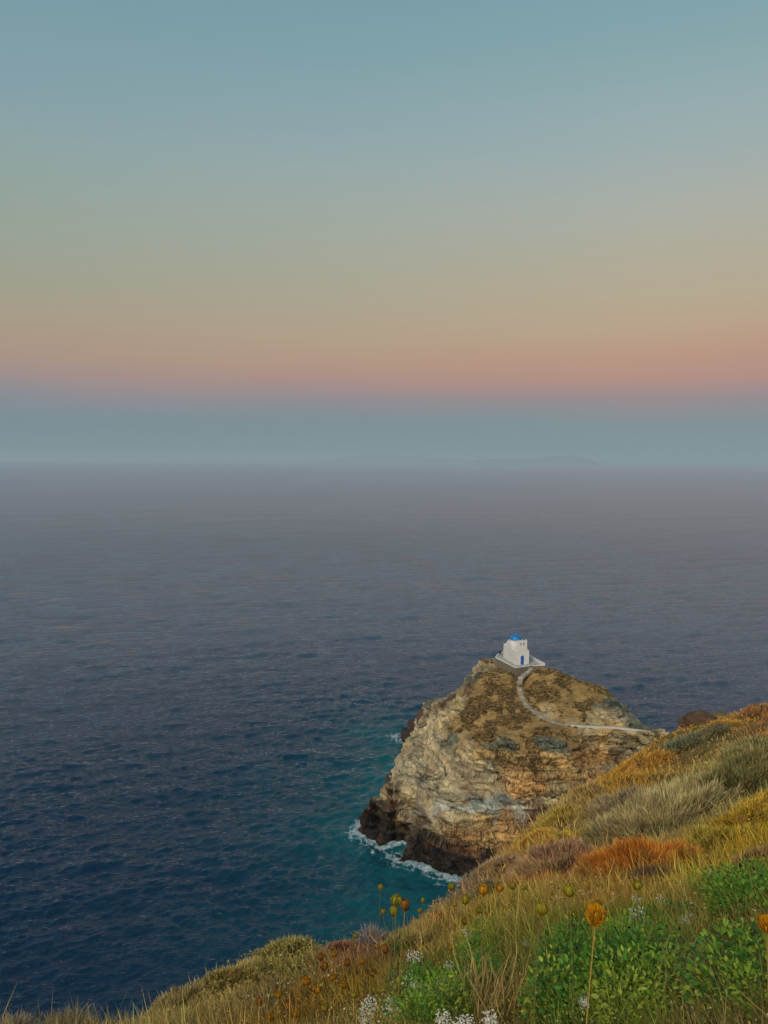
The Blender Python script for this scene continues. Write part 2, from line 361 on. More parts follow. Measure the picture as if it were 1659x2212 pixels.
def rock_cols(x, y, z):
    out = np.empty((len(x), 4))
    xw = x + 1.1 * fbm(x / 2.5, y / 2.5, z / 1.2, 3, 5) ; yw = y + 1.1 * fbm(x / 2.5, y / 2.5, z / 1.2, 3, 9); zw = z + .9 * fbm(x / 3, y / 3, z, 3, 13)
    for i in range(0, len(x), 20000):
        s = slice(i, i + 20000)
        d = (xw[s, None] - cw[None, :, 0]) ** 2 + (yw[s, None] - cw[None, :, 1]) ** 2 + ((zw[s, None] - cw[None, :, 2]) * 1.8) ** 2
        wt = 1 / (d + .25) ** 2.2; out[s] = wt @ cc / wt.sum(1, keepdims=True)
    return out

GS = .19; GX = np.arange(-22, 78, GS); GY = np.arange(140, 238, GS)
X, Y = np.meshgrid(GX, GY)
Hr = H0(X, Y)
# rows follow the slope, so steep faces get as many vertices per metre as flat ones
NR = 960; arc = np.concatenate([np.zeros((1, len(GX))), np.cumsum(np.hypot(GS, np.diff(Hr, axis=0)), 0)])
Yw = np.stack([np.interp(np.linspace(0, arc[-1, i], NR), arc[:, i], GY) for i in range(len(GX))], 1); Xw = np.tile(GX, (NR, 1))
def bil(G, x, y):
    fx = (x - GX[0]) / GS; fy = (y - GY[0]) / GS; i = np.clip(fx.astype(int), 0, len(GX) - 2); j = np.clip(fy.astype(int), 0, len(GY) - 2); a = np.clip(fx - i, 0, 1); b = np.clip(fy - j, 0, 1)
    return G[j, i] * (1 - a) * (1 - b) + G[j, i + 1] * a * (1 - b) + G[j + 1, i] * (1 - a) * b + G[j + 1, i + 1] * a * b
gyr, gxr = np.gradient(Hr, GS); gx, gy = bil(gxr, Xw, Yw), bil(gyr, Xw, Yw)
X, Y = Xw, Yw; Hh = bil(Hr, X, Y); Hb = Hh.copy()
slope = np.sqrt(gx ** 2 + gy ** 2)
c4 = rock_cols(X.ravel(), Y.ravel(), Hh.ravel()).reshape(X.shape + (4,))
veg = sstep(.38, .62, c4[..., 3] + .18 * fbm(X / 1.6, Y / 1.6, None, 4, 31))
Dp, Zp = dist_path(X, Y)
tin = in_poly(X, Y, TERR, .12)
rk = (1 - .8 * veg) * sstep(-6, -1, Hh)
# joints and beds
wx_ = 2.2 * fbm(X / 9, Y / 9, None, 3, 41); wy_ = 2.2 * fbm(X / 9, Y / 9, None, 3, 43)
big = fbm(X / 14, Y / 14, None, 3, 51)
Hh = Hh + rk * (.6 * fbm((X + wx_) / 6, (Y + wy_) / 6, Hb / 3, 2, 53) + .8 * big)
bed0 = Hb + .05 * (X - 20) + .9 * fbm(X / 9, Y / 9, None, 3, 59)
q0 = (bed0 - 10.6) / 5.0; T0 = (np.floor(q0) + sstep(.30, .85, q0 - np.floor(q0))) * 5.0 + 10.6 - bed0
Hh = Hh + rk * .75 * T0 * (1 - sstep(13, 17, Hb)) * sstep(3, 6, Hb)
bed = Hh + .10 * (X - 25) + .8 * fbm(X / 7, Y / 7, None, 3, 61) - .0012 * (X - 20) ** 2
def terr(s, st, sh):
    q = s / st; f = q - np.floor(q); return (np.floor(q) + sstep(.5 - sh, .5 + sh, f)) * st
bw = sstep(.2, .6, vn(X / 8, Y / 8, None, 71) * .5 + .5)
T1 = terr(bed, 2.3, .22) - bed; T2 = terr(bed + .7 + .25 * fbm(X / 2, Y / 2, None, 2, 77), .95, .2) - (bed + .7); T3 = terr(bed + .25 * fbm(X / 1.5, Y / 1.5, None, 2, 79), .42, .2) - bed
Hh = Hh + rk * (.9 * T1 + .6 * T2 * bw + .55 * T3)
def crack(x, y, sc, seed, wd):
    n = fbm(x / sc, y / sc, None, 3, seed); return np.exp(-(n / wd) ** 2)
ck = crack(X * 1.6 + Y * .3 + wx_, Y * .5, 3.2, 91, .045) + .7 * crack(X * 1.2, Y * .8 + wy_, 1.7, 93, .06)
Hh = Hh - rk * .2 * np.clip(ck, 0, 1)
Hh = Hh + rk * .05 * fbm(X / .9, Y / .9, Hb / .5, 3, 97) + veg * .3 * fbm(X / 1.3, Y / 1.3, None, 4, 99)
Hh = Hh * 1.0
# level ground under path and terrace
wp = 1 - sstep(.7, 2.2, Dp); Hh = Hh * (1 - wp) + (Zp - .12) * wp
Hh = np.where(tin, np.minimum(Hh, TZ - .5), Hh)
def wallgap(x, y):
    return tin
# sink what would stand taller than the terrace beside it
dT = np.hypot(X - TERR[:, 0].mean(), Y - TERR[:, 1].mean())
Hh = np.where((dT < 12) & ~tin, np.minimum(Hh, 28.9 - .12 * np.clip(dT - 4, 0, 9)), Hh)
ny, nx = X.shape
idx = np.arange(ny * nx).reshape(ny, nx)
V = np.stack([X, Y, Hh], -1).reshape(-1, 3)
# push the surface outwards along its normal for overhanging beds
gy2, gx2 = gy, gx; nn = np.stack([-gx2, -gy2, np.ones_like(gx2)], -1); nn /= np.linalg.norm(nn, axis=-1, keepdims=True)
z_ = Hh.ravel(); bz = bed.ravel() - Hb.ravel() + z_
dsp = 1.0 * fbm(X.ravel() / 7.5, Y.ravel() / 7.5, bz / 1.1, 3, 101) + .12 * vn(X.ravel() / .9, Y.ravel() / .9, bz / .25, 103)
stp = np.clip(slope.ravel() / 1.0, 0, 1)
ok = (rk.ravel() * stp) * (1 - wp.ravel()) * (~tin.ravel())
V[:, 0] += nn[..., 0].ravel() * dsp * ok * 1.2; V[:, 1] += nn[..., 1].ravel() * dsp * ok * 1.2
def blocks(x, y, z, sc, seed):
    px_, py_, pz_ = x / sc, y / sc, z / sc; ix, iy, iz = [np.floor(q_).astype(np.int64) for q_ in (px_, py_, pz_)]
    best = np.full(len(x), 9.); b2 = np.full(len(x), 9.); bid = np.zeros(len(x)); tx = np.zeros(len(x))
    for a in (-1, 0, 1):
        for b in (-1, 0, 1):
            for c in (-1, 0, 1):
                jx, jy, jz = ix + a, iy + b, iz + c
                ddx = jx + _h(jx, jy, jz, seed) - px_; ddy = jy + _h(jx, jy, jz, seed + 1) - py_; ddz = jz + _h(jx, jy, jz, seed + 2) - pz_
                d = ddx ** 2 + ddy ** 2 + ddz ** 2; h = _h(jx, jy, jz, seed + 3); t_ = (_h(jx, jy, jz, seed + 4) - .5) * ddx + (_h(jx, jy, jz, seed + 5) - .5) * ddz
                k = d < best; b2 = np.where(k, best, np.minimum(b2, d)); bid = np.where(k, h, bid); tx = np.where(k, t_, tx); best = np.where(k, d, best)
    return bid - .5 + 1.2 * tx, np.sqrt(b2) - np.sqrt(best)
wv = .8 * fbm(V[:, 0] / 4, V[:, 1] / 4, bz / 2, 3, 131)
sel = np.where(ok > .03)[0]
def blk(*a_):
    o1, o2 = np.zeros(len(V)), np.ones(len(V)); r1_, r2_ = blocks(*[q_[sel] for q_ in a_[:3]], *a_[3:]); o1[sel] = r1_; o2[sel] = r2_; return o1, o2
k1, e1_ = blk(V[:, 0] + wv, V[:, 1] + wv, (bz + wv * .35) * 2.7, 5.2, 141)
k2, e2_ = blk(V[:, 0] * .8 - wv, V[:, 1], (bz + .05 * V[:, 0]) * 3.6, 2.3, 151)
sw = bz + .25 * fbm(V[:, 0] / 5, V[:, 1] / 5, None, 3, 171); fr_ = lambda s_: s_ - np.floor(s_)
m1 = sstep(-.3, .35, fbm(V[:, 0] / 6, V[:, 1] / 6, bz / 3, 2, 173)); m2 = sstep(-.25, .3, fbm(V[:, 0] / 4, V[:, 1] / 4, bz / 2, 2, 175))
hsh = lambda s_, sd_: _h(np.floor(s_).astype(np.int64), (V[:, 0] / 9).astype(np.int64), 0, sd_)
strata = .75 * m1 * (fr_(sw / 1.5) ** 1.4 - .45) + .8 * m1 * (_h(np.floor(sw / 1.5).astype(np.int64), 0, 0, 177) - .5) + .34 * m2 * (fr_(sw / .55 + .3) ** 1.3 - .45) + .2 * (_h(np.floor(sw / .55 + .3).astype(np.int64), 3, 0, 179) - .5)
strata = strata * ok
V[:, 0] += nn[..., 0].ravel() * strata; V[:, 1] += nn[..., 1].ravel() * strata
ps_ = (1.1 * k1 - .8 * np.exp(-(e1_ / .06) ** 2) + .5 * k2 - .3 * np.exp(-(e2_ / .09) ** 2)) * ok
V[:, 0] += nn[..., 0].ravel() * ps_; V[:, 1] += nn[..., 1].ravel() * ps_; V[:, 2] += nn[..., 2].ravel() * ps_ * .6
crg = np.exp(-(fbm(V[:, 0] / 11 + .3, V[:, 1] / 11, bz / 1.7, 3, 161) / .05) ** 2) * ok * .45
V[:, 0] -= nn[..., 0].ravel() * crg; V[:, 1] -= nn[..., 1].ravel() * crg
# the rock's own colours, with crevice shade painted in
x, y, z = V.T
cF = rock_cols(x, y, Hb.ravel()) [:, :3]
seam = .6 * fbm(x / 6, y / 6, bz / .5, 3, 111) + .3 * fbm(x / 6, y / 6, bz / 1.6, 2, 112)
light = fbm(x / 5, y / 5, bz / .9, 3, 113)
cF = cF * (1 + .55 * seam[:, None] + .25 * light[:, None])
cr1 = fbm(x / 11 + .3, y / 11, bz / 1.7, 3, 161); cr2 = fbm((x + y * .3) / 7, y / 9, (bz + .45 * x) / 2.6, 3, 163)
crv_shade = (np.exp(-(cr1 / .035) ** 2) + .7 * np.exp(-(cr2 / .03) ** 2)) * (1 - veg.ravel())  # dark weathered seams that also paint crevice shade into the colour
cF = cF * (1 - .75 * np.clip(crv_shade, 0, 1))[:, None]
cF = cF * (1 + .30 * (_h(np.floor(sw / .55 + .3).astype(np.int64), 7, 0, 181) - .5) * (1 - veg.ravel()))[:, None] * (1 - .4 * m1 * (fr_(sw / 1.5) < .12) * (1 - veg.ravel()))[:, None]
rust = sstep(.15, .5, fbm(x / 3, y / 3, bz / 1.1, 4, 117)) * (1 - veg.ravel())
cF = cF * (1 - .3 * rust[:, None]) + .3 * rust[:, None] * srgb(172, 120, 70)
cF = cF * (1 + .35 * k1[:, None] * (1 - veg.ravel()[:, None])) * (1 + .16 * k2[:, None] * (1 - veg.ravel()[:, None]))
dark = np.clip(np.clip(ck, 0, 1).ravel() * .6 + np.exp(-(e1_ / .05) ** 2) + .6 * np.exp(-(e2_ / .07) ** 2), 0, 1) * rk.ravel() * (1 - veg.ravel())  # painted shade along cracks and block edges
cF = cF * (1 - .45 * dark[:, None])
wet = 1 - sstep(.1, 1.4 + 1.3 * fbm(x / 4, y / 4, None, 3, 119), z)
cF = cF * (1 - .8 * wet[:, None]) + .8 * wet[:, None] * srgb(34, 27, 23)
gcol = srgb(134, 108, 62)[None] * (1 + .5 * fbm(x / 2, y / 2, None, 4, 121)[:, None])
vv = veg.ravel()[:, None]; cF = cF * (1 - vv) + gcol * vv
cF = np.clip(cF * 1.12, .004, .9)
keep = (Hb[:-1, :-1] > -8.5) | (Hb[1:, 1:] > -8.5)
q = np.stack([idx[:-1, :-1], idx[:-1, 1:], idx[1:, 1:], idx[1:, :-1]], -1)[keep].reshape(-1, 4)
m, nt, b = newmat('rock')
a = N(nt, 'ShaderNodeAttribute', attribute_name='col'); tc = N(nt, 'ShaderNodeTexCoord')
mp = N(nt, 'ShaderNodeMapping'); mp.inputs['Scale'].default_value = (.7, .7, 3.2); L(nt, tc.outputs['Object'], mp.inputs[0])
n1 = N(nt, 'ShaderNodeTexNoise'); n1.inputs['Scale'].default_value = 1.0; n1.inputs['Detail'].default_value = 9; n1.inputs['Roughness'].default_value = .65; L(nt, mp.outputs[0], n1.inputs['Vector'])
r1 = ramp(nt, n1.outputs['Fac'], [(0, (.35,) * 3), (.38, (.74,) * 3), (.55, (1.1,) * 3), (1, (1.5,) * 3)])
ml = N(nt, 'ShaderNodeMix', data_type='RGBA', blend_type='MULTIPLY'); ml.inputs[0].default_value = 1
L(nt, a.outputs['Color'], ml.inputs[6]); L(nt, r1, ml.inputs[7]); L(nt, ml.outputs[2], b.inputs['Base Color'])
bp = N(nt, 'ShaderNodeBump'); bp.inputs['Distance'].default_value = .22; bp.inputs['Strength'].default_value = .8; L(nt, n1.outputs['Fac'], bp.inputs['Height']); L(nt, bp.outputs[0], b.inputs['Normal'])
b.inputs['Roughness'].default_value = .85; b.inputs['Specular IOR Level'].default_value = .25
ROCK = m
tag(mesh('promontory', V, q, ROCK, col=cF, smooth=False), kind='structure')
Hfin = V[:, 2].reshape(ny, nx)
colin = lambda A: np.stack([np.interp(GY, Yw[:, i], A[:, i].astype(float)) for i in range(len(GX))], 1)
HG = colin(Hfin); veg = colin(veg); Dp = colin(Dp); tin = colin(tin) > .5; ny, nx = HG.shape
def Hisl(x, y):
    fx = (np.asarray(x) - GX[0]) / GS; fy = (np.asarray(y) - GY[0]) / GS
    i = np.clip(fx.astype(int), 0, nx - 2); j = np.clip(fy.astype(int), 0, ny - 2); a = np.clip(fx - i, 0, 1); b = np.clip(fy - j, 0, 1)
    return HG[j, i] * (1 - a) * (1 - b) + HG[j, i + 1] * a * (1 - b) + HG[j + 1, i] * (1 - a) * b + HG[j + 1, i + 1] * a * b

# ------------------------------------------------------------------ hillside the photographer stands on
VH = lambda r: .10 + .22 * min(1, r / 20)       # height of the plants that cover it
Q = []
def hc(dx, dy, r, off=None):
    d = ray(dx, dy); h = math.hypot(d[0], d[1]); t = -d[2] / h
    v = VH(r) if off is None else off
    Q.append((math.atan2(d[0], d[1]), math.log(r), t + v / r)); return math.atan2(d[0], d[1]), t
cols_ = {1659: [(2212, 2.0), (2060, 2.6), (1930, 3.6), (1840, 6), (1720, 11), (1620, 25), (1565, 40)],
         1450: [(2212, 2.1), (2060, 2.8), (1930, 4.6), (1860, 7.5), (1770, 14), (1660, 38), (1612, 65)],
         1250: [(2212, 2.2), (2070, 2.9), (1960, 4.5), (1890, 7), (1810, 14), (1745, 32)],
         1100: [(2212, 2.3), (2080, 3.1), (1970, 5), (1890, 10)],
         950: [(2212, 2.4), (2100, 3.3), (2010, 5.2)], 800: [(2212, 2.6), (2120, 3.6)], 640: [(2212, 3.0), (2130, 4.3)], 480: [(2212, 3.6)]}
sil_ = [(1659, 1522, 62), (1590, 1537, 66), (1520, 1556, 72), (1450, 1597, 82), (1350, 1645, 62), (1250, 1703, 48), (1180, 1772, 32), (1100, 1830, 22), (1030, 1878, 16), (950, 1934, 11.5), (870, 1985, 8.6), (800, 2014, 7.6), (700, 2034, 7.6), (640, 2036, 7.8), (560, 2052, 7.6), (480, 2092, 7.0), (370, 2142, 6.0), (250, 2192, 5.2), (120, 2200, 4.9), (0, 2200, 4.7)]
for x_, l in cols_.items():
    for dy, r in l: hc(x_, dy, r)
for dx, dy, r in sil_:
    a, t = hc(dx, dy, r); t += VH(r) / r
    for k, e in ((1.25, .05), (1.7, .22), (2.6, .55)):
        zz = max(-4, CAMZ - (t + e) * r * k) ; Q.append((a, math.log(r * k), (CAMZ - zz) / (r * k)))
    for rr in (r * 4, r * 7, 220): 
        if rr > r * 3: Q.append((a, math.log(rr), (CAMZ + 9) / rr))
# outside the frame: rising to the right, falling to the left; under the feet the ground is about 1.6 m below the eye
for a, k in ((40, 1), (65, 1)):
    for r, z in ((2, 80.9), (5, 80.0), (12, 78.5), (30, 74), (60, 66), (100, 52), (160, 30), (260, -6)): Q.append((R(a), math.log(r), (CAMZ - z) / r))
for a in (-45, -70):
    for r, z in ((2, 80.0), (4, 78.3), (8, 72), (16, 56), (35, 25), (80, -4), (220, -9)): Q.append((R(a), math.log(r), (CAMZ - z) / r))
for a in (-70, -30, 0, 30, 65):
    for r in (.35, .8): Q.append((R(a), math.log(r), (1.62 + (.12 if a < 0 else 0) * r) / r))
Q = np.array(Q)
hs = RBF(np.stack([Q[:, 0] * 2.2, Q[:, 1]], 1), np.log(Q[:, 2]), .10)
def HT(a, lr): return np.exp(hs(np.asarray(a) * 2.2, lr))
def Hill(x, y):
    r = np.hypot(x, y) + 1e-6; return CAMZ - r * HT(np.arctan2(x, y), np.log(r))
azs = np.radians(np.arange(-70, 70.01, .25)); lrs = np.linspace(math.log(.35), math.log(240), 420)
A_, LR = np.meshgrid(azs, lrs)
Tm = HT(A_, LR); r_ = np.exp(LR); X, Y = r_ * np.sin(A_), r_ * np.cos(A_)
Zh = CAMZ - r_ * Tm
TSa = np.array([(math.atan2(ray(a_, b_)[0], ray(a_, b_)[1]), -ray(a_, b_)[2] / math.hypot(ray(a_, b_)[0], ray(a_, b_)[1]) + VH(c_) / c_, c_) for a_, b_, c_ in sil_])
TSa = TSa[TSa[:, 0].argsort()]
rs_a = np.exp(np.interp(azs, TSa[:, 0], np.log(TSa[:, 2]))); ts_a = np.interp(azs, TSa[:, 0], TSa[:, 1])
dl = (ts_a - np.where(r_ < 1.9 * rs_a[None], Tm, 9).min(0)) * (1 - sstep(R(30), R(40), np.abs(azs)))
Tm = Tm + dl[None] * sstep(.35, .85, r_ / rs_a[None]); Zh = CAMZ - r_ * Tm
lump = fbm(X / 1.6, Y / 1.6, None, 4, 201) * .14 * np.clip(r_ / 8, .25, 2.0) + .03 * fbm(X / .25, Y / .25, None, 3, 203)
Zh = np.maximum(Zh + lump, -9.)
# where the neck of the promontory meets it the hill stays below the rock
TAB = Zh
def Hg(x, y):
    """height of the finished hillside"""
    x = np.asarray(x, float); y = np.asarray(y, float)
    r = np.hypot(x, y); fa = (np.arctan2(x, y) - azs[0]) / (azs[1] - azs[0]); fr = (np.log(np.maximum(r, .351)) - lrs[0]) / (lrs[1] - lrs[0])
    i = np.clip(fa.astype(int), 0, len(azs) - 2); j = np.clip(fr.astype(int), 0, len(lrs) - 2); a = np.clip(fa - i, 0, 1); b = np.clip(fr - j, 0, 1)
    return TAB[j, i] * (1 - a) * (1 - b) + TAB[j, i + 1] * a * (1 - b) + TAB[j + 1, i] * (1 - a) * b + TAB[j + 1, i + 1] * a * b
ny2, nx2 = X.shape; id2 = np.arange(ny2 * nx2).reshape(ny2, nx2)
q2 = np.stack([id2[:-1, :-1], id2[:-1, 1:], id2[1:, 1:], id2[1:, :-1]], -1).reshape(-1, 4)
V2 = np.stack([X, Y, Zh], -1).reshape(-1, 3)
cb = 1.3 * srgb(104, 86, 50)[None] * (1 + .5 * fbm(V2[:, 0] / 1.2, V2[:, 1] / 1.2, None, 4, 207)[:, None])
stp2 = sstep(1.1, 1.9, np.abs(np.gradient(Zh, axis=0)) / np.maximum(np.gradient(r_, axis=0), 1e-6)).ravel()[:, None] * sstep(10, 30, r_.ravel())[:, None]
cb = cb * (1 - stp2) + stp2 * srgb(120, 102, 74)
m, nt, b = newmat('soil'); a = N(nt, 'ShaderNodeAttribute', attribute_name='col'); tc = N(nt, 'ShaderNodeTexCoord')
n1 = N(nt, 'ShaderNodeTexNoise'); n1.inputs['Scale'].default_value = 9; n1.inputs['Detail'].default_value = 8; L(nt, tc.outputs['Object'], n1.inputs['Vector'])
r1 = ramp(nt, n1.outputs['Fac'], [(0, (.3,) * 3), (.45, (.8,) * 3), (1, (1.8,) * 3)])
ml = N(nt, 'ShaderNodeMix', data_type='RGBA', blend_type='MULTIPLY'); ml.inputs[0].default_value = 1
L(nt, a.outputs['Color'], ml.inputs[6]); L(nt, r1, ml.inputs[7]); L(nt, ml.outputs[2], b.inputs['Base Color']); b.inputs['Roughness'].default_value = .95; b.inputs['Specular IOR Level'].default_value = .1
bp = N(nt, 'ShaderNodeBump'); bp.inputs['Distance'].default_value = .05; L(nt, n1.outputs['Fac'], bp.inputs['Height']); L(nt, bp.outputs[0], b.inputs['Normal'])
tag(mesh('hillside', V2, q2, m, col=np.clip(cb, .003, 1), smooth=True), kind='structure')
def on_hill(dx, dy, r0=1.0, r1=110):
    return march(dx, dy, Hg, r0, r1, 1600)

# ------------------------------------------------------------------ sea
RF = 60000.
azw = np.radians(np.arange(-56, 56.01, .085))
tt = np.arange(1.15, .020, -.00125); rw = np.concatenate([CAMZ / tt, np.geomspace(4150, RF, 24)])
A_, Rr = np.meshgrid(azw, rw); X = Rr * np.sin(A_); Y = Rr * np.cos(A_)
rng = np.random.default_rng(3)
Zw = np.zeros_like(X); DX = np.zeros_like(X); DY = np.zeros_like(X)
WAVE = .034; main = R(-72)      # direction in which the waves travel: towards the shore
nearm = Rr < 4000
xs, ys, rs = X[nearm], Y[nearm], Rr[nearm]
cell = np.maximum(rs ** 2 * .00125 / CAMZ, rs * .00148)
gust = .75 + .45 * fbm(xs / 60, ys / 60, None, 3, 301)
zz = np.zeros_like(xs); ax_ = np.zeros_like(xs); ay_ = np.zeros_like(xs)
for k, Lw in enumerate((1.0, 1.6, 2.6, 4.2, 6.8, 11, 19, 33, 60)):
    th = main + (0.35, -.28, .2, -.12, .15, -.08, .05, -.05, .08)[k]; ca_, sa_ = math.cos(th), math.sin(th)
    u_ = (xs * ca_ + ys * sa_) / Lw * 1.25; v_ = (-xs * sa_ + ys * ca_) / (Lw * (1.9 if k < 4 else 3.2))
    wob = vn(u_ * .45 + 7, v_ * .9, None, 400 + k) * .9
    nz_ = vn(u_ + wob, v_ + 13.7 * k, None, 430 + k)
    rdg = (1 - 2 * np.sqrt(nz_ ** 2 + .012)) * .62 + .75 * vn(u_ * 1.6 - wob + 31, v_ * 1.7, None, 460 + k)
    fade = np.clip((Lw / cell - 1.3) / 1.3, 0, 1)
    am = Lw * WAVE * (2.7, 3.1, 2.7, 1.7, .9, .62, .34, .18, .15)[k] / (1 + (rs / 2500) ** 1.4) * (1 + (2.3 if k > 3 else .6) * np.exp(-(Lw / cell / 4.2) ** 2)) * fade * (gust if Lw < 10 else 1)
    zz += am * rdg
Zw[nearm] = zz; DX[nearm] = ax_; DY[nearm] = ay_
# distance to the rocky shore
hc_ = Hisl(X, Y); onr = (hc_ > 0)
shore = []
m0 = HG > 0; e = m0[1:-1, 1:-1] & ~(m0[:-2, 1:-1] & m0[2:, 1:-1] & m0[1:-1, :-2] & m0[1:-1, 2:])
gj, gi = np.where(e); sp = np.stack([GX[gi + 1], GY[gj + 1]], 1)[::2]
bx = (X > -75) & (X < 110) & (Y > 75) & (Y < 330)
D = np.full(X.shape, 300.)
xi, yi = X[bx], Y[bx]; dd = np.empty(len(xi))
for i in range(0, len(xi), 8000):
    s = slice(i, i + 8000); dd[s] = np.sqrt(((xi[s, None] - sp[None, :, 0]) ** 2 + (yi[s, None] - sp[None, :, 1]) ** 2).min(1))
D[bx] = dd
gz = D + 1.3 * fbm(X / 3, Y / 3, None, 3, 311)
ex = np.zeros(X.shape)
fcen = [(on_z(852, 1592, 0), 10, 11), (on_z(790, 1800, 0), 6.5, 9), (on_z(815, 1835, 0), 6, 5), (on_z(960, 1902, 0), 7, 4.5), (on_z(890, 1872, 0), 7, 3.6)]
for p, s1, s2 in fcen: ex = np.maximum(ex, np.exp(-(((X - p[0]) / s1) ** 2 + ((Y - p[1]) / s2) ** 2)))
fo = np.exp(-np.clip(gz, 0, 99) / 1.5) * .62 + np.exp(-np.clip(gz, 0, 99) / 7.0) * ex * 1.0
pf_ = on_z(856, 1592, 0); pg_ = on_z(782, 1795, 0)
fo = np.maximum(fo, .80 * np.exp(-((X - pf_[0]) / 4.2) ** 2 - ((Y - pf_[1]) / 7) ** 2)); fo = np.maximum(fo, .62 * np.exp(-((X - pg_[0]) / 2.6) ** 2 - ((Y - pg_[1]) / 7) ** 2))
fl = 1 - np.abs(fbm((X + .8 * fbm(X / 2, Y / 2, None, 2, 315)) / 1.7, Y / 1.7, None, 4, 317)) * 2.6
foam = np.clip(.85 * sstep(.42, 1.1, fo * 1.15 + (fl - .55) * .62 * np.clip(fo * 3, 0, 1)), 0, 1) * (X < 60)
shal = np.exp(-np.clip(D, 0, 300) / 13) * (1 - .35 * sstep(.2, .7, fbm(X / 12, Y / 12, None, 3, 319)))
for p, s1, s2, a in ((on_z(880, 1960, 0), 22, 18, .75), (on_z(700, 1990, 0), 24, 20, .3), (on_z(840, 1600, 0), 18, 26, .7), (on_z(700, 1700, 0), 24, 30, .3)):
    shal = np.maximum(shal, a * np.exp(-(((X - p[0]) / s1) ** 2 + ((Y - p[1]) / s2) ** 2)) * (.8 + .5 * fbm(X / 8, Y / 8, None, 3, 321)))
Zw += foam * (.12 + .25 * np.abs(fbm(X / .8, Y / .8, None, 3, 323))) * nearm
V3 = np.stack([X + DX, Y + DY, Zw], -1).reshape(-1, 3)
n3, m3 = X.shape; id3 = np.arange(n3 * m3).reshape(n3, m3); q3 = np.stack([id3[:-1, :-1], id3[:-1, 1:], id3[1:, 1:], id3[1:, :-1]], -1)
deep = ~(onr[:-1, :-1] & onr[1:, 1:] & (Hisl(X, Y)[:-1, :-1] > 2.5)); q3 = q3[deep].reshape(-1, 4)
m, nt, b = newmat('sea_water')
af = N(nt, 'ShaderNodeAttribute', attribute_name='foam'); ash = N(nt, 'ShaderNodeAttribute', attribute_name='shallow')
geo = N(nt, 'ShaderNodeNewGeometry'); 
mc = N(nt, 'ShaderNodeMix', data_type='RGBA'); mc.inputs[6].default_value = (.0005, .018, .043, 1); mc.inputs[7].default_value = (.002, .095, .095, 1); L(nt, ash.outputs['Fac'], mc.inputs[0])
mp1 = N(nt, 'ShaderNodeMapping'); mp1.inputs['Rotation'].default_value = (0, 0, R(-18)); mp1.inputs['Scale'].default_value = (.55, 1.25, 1); L(nt, geo.outputs['Position'], mp1.inputs[0])
na = N(nt, 'ShaderNodeTexNoise'); na.inputs['Scale'].default_value = 1.5; na.inputs['Detail'].default_value = 5; na.inputs['Roughness'].default_value = .6; L(nt, mp1.outputs[0], na.inputs['Vector'])
nb_ = N(nt, 'ShaderNodeTexNoise'); nb_.inputs['Scale'].default_value = .16; nb_.inputs['Detail'].default_value = 4; L(nt, mp1.outputs[0], nb_.inputs['Vector'])
bA = N(nt, 'ShaderNodeBump'); bA.inputs['Distance'].default_value = .34; L(nt, N(nt, 'ShaderNodeAttribute', attribute_name='chop').outputs['Fac'], bA.inputs['Strength']); L(nt, na.outputs['Fac'], bA.inputs['Height'])
bB = N(nt, 'ShaderNodeBump'); bB.inputs['Distance'].default_value = .5; L(nt, N(nt, 'ShaderNodeAttribute', attribute_name='chop').outputs['Fac'], bB.inputs['Strength']); L(nt, nb_.outputs['Fac'], bB.inputs['Height']); L(nt, bA.outputs[0], bB.inputs['Normal'])
L(nt, bB.outputs[0], b.inputs['Normal'])
nf = N(nt, 'ShaderNodeTexNoise'); nf.inputs['Scale'].default_value = 2.6; nf.inputs['Detail'].default_value = 7; nf.inputs['Roughness'].default_value = .7; L(nt, geo.outputs['Position'], nf.inputs['Vector'])
fm = MATH(nt, 'ADD', af.outputs['Fac'], MATH(nt, 'MULTIPLY', MATH(nt, 'SUBTRACT', nf.outputs['Fac'], .60), 2.6))
fmk = MATH(nt, 'MULTIPLY', MATH(nt, 'MINIMUM', MATH(nt, 'MAXIMUM', fm, 0), 1), MATH(nt, 'MINIMUM', MATH(nt, 'MULTIPLY', af.outputs['Fac'], 6), 1))
mf = N(nt, 'ShaderNodeMix', data_type='RGBA'); L(nt, fmk, mf.inputs[0]); L(nt, mc.outputs[2], mf.inputs[6]); mf.inputs[7].default_value = (.55, .66, .66, 1); L(nt, mf.outputs[2], b.inputs['Base Color'])
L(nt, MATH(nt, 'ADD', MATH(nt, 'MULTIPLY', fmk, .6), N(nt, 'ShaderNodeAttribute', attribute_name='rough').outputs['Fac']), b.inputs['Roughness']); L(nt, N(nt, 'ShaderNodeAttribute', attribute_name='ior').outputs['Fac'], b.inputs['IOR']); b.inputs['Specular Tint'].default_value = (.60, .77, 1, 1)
SEA = m
dif = N(nt, 'ShaderNodeBsdfDiffuse'); L(nt, mf.outputs[2], dif.inputs['Color']); L(nt, bB.outputs[0], dif.inputs['Normal'])
gl = N(nt, 'ShaderNodeBsdfGlossy', distribution='MULTI_GGX'); gl.inputs['Color'].default_value = (.84, .875, 1.0, 1); L(nt, bB.outputs[0], gl.inputs['Normal']); L(nt, N(nt, 'ShaderNodeAttribute', attribute_name='rough').outputs['Fac'], gl.inputs['Roughness'])
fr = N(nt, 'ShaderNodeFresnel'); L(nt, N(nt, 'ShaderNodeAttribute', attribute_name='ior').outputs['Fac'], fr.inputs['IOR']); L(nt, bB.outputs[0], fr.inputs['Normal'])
fx_ = MATH(nt, 'MULTIPLY', fr.outputs[0], MATH(nt, 'SUBTRACT', 1, MATH(nt, 'MULTIPLY', fmk, .85)))
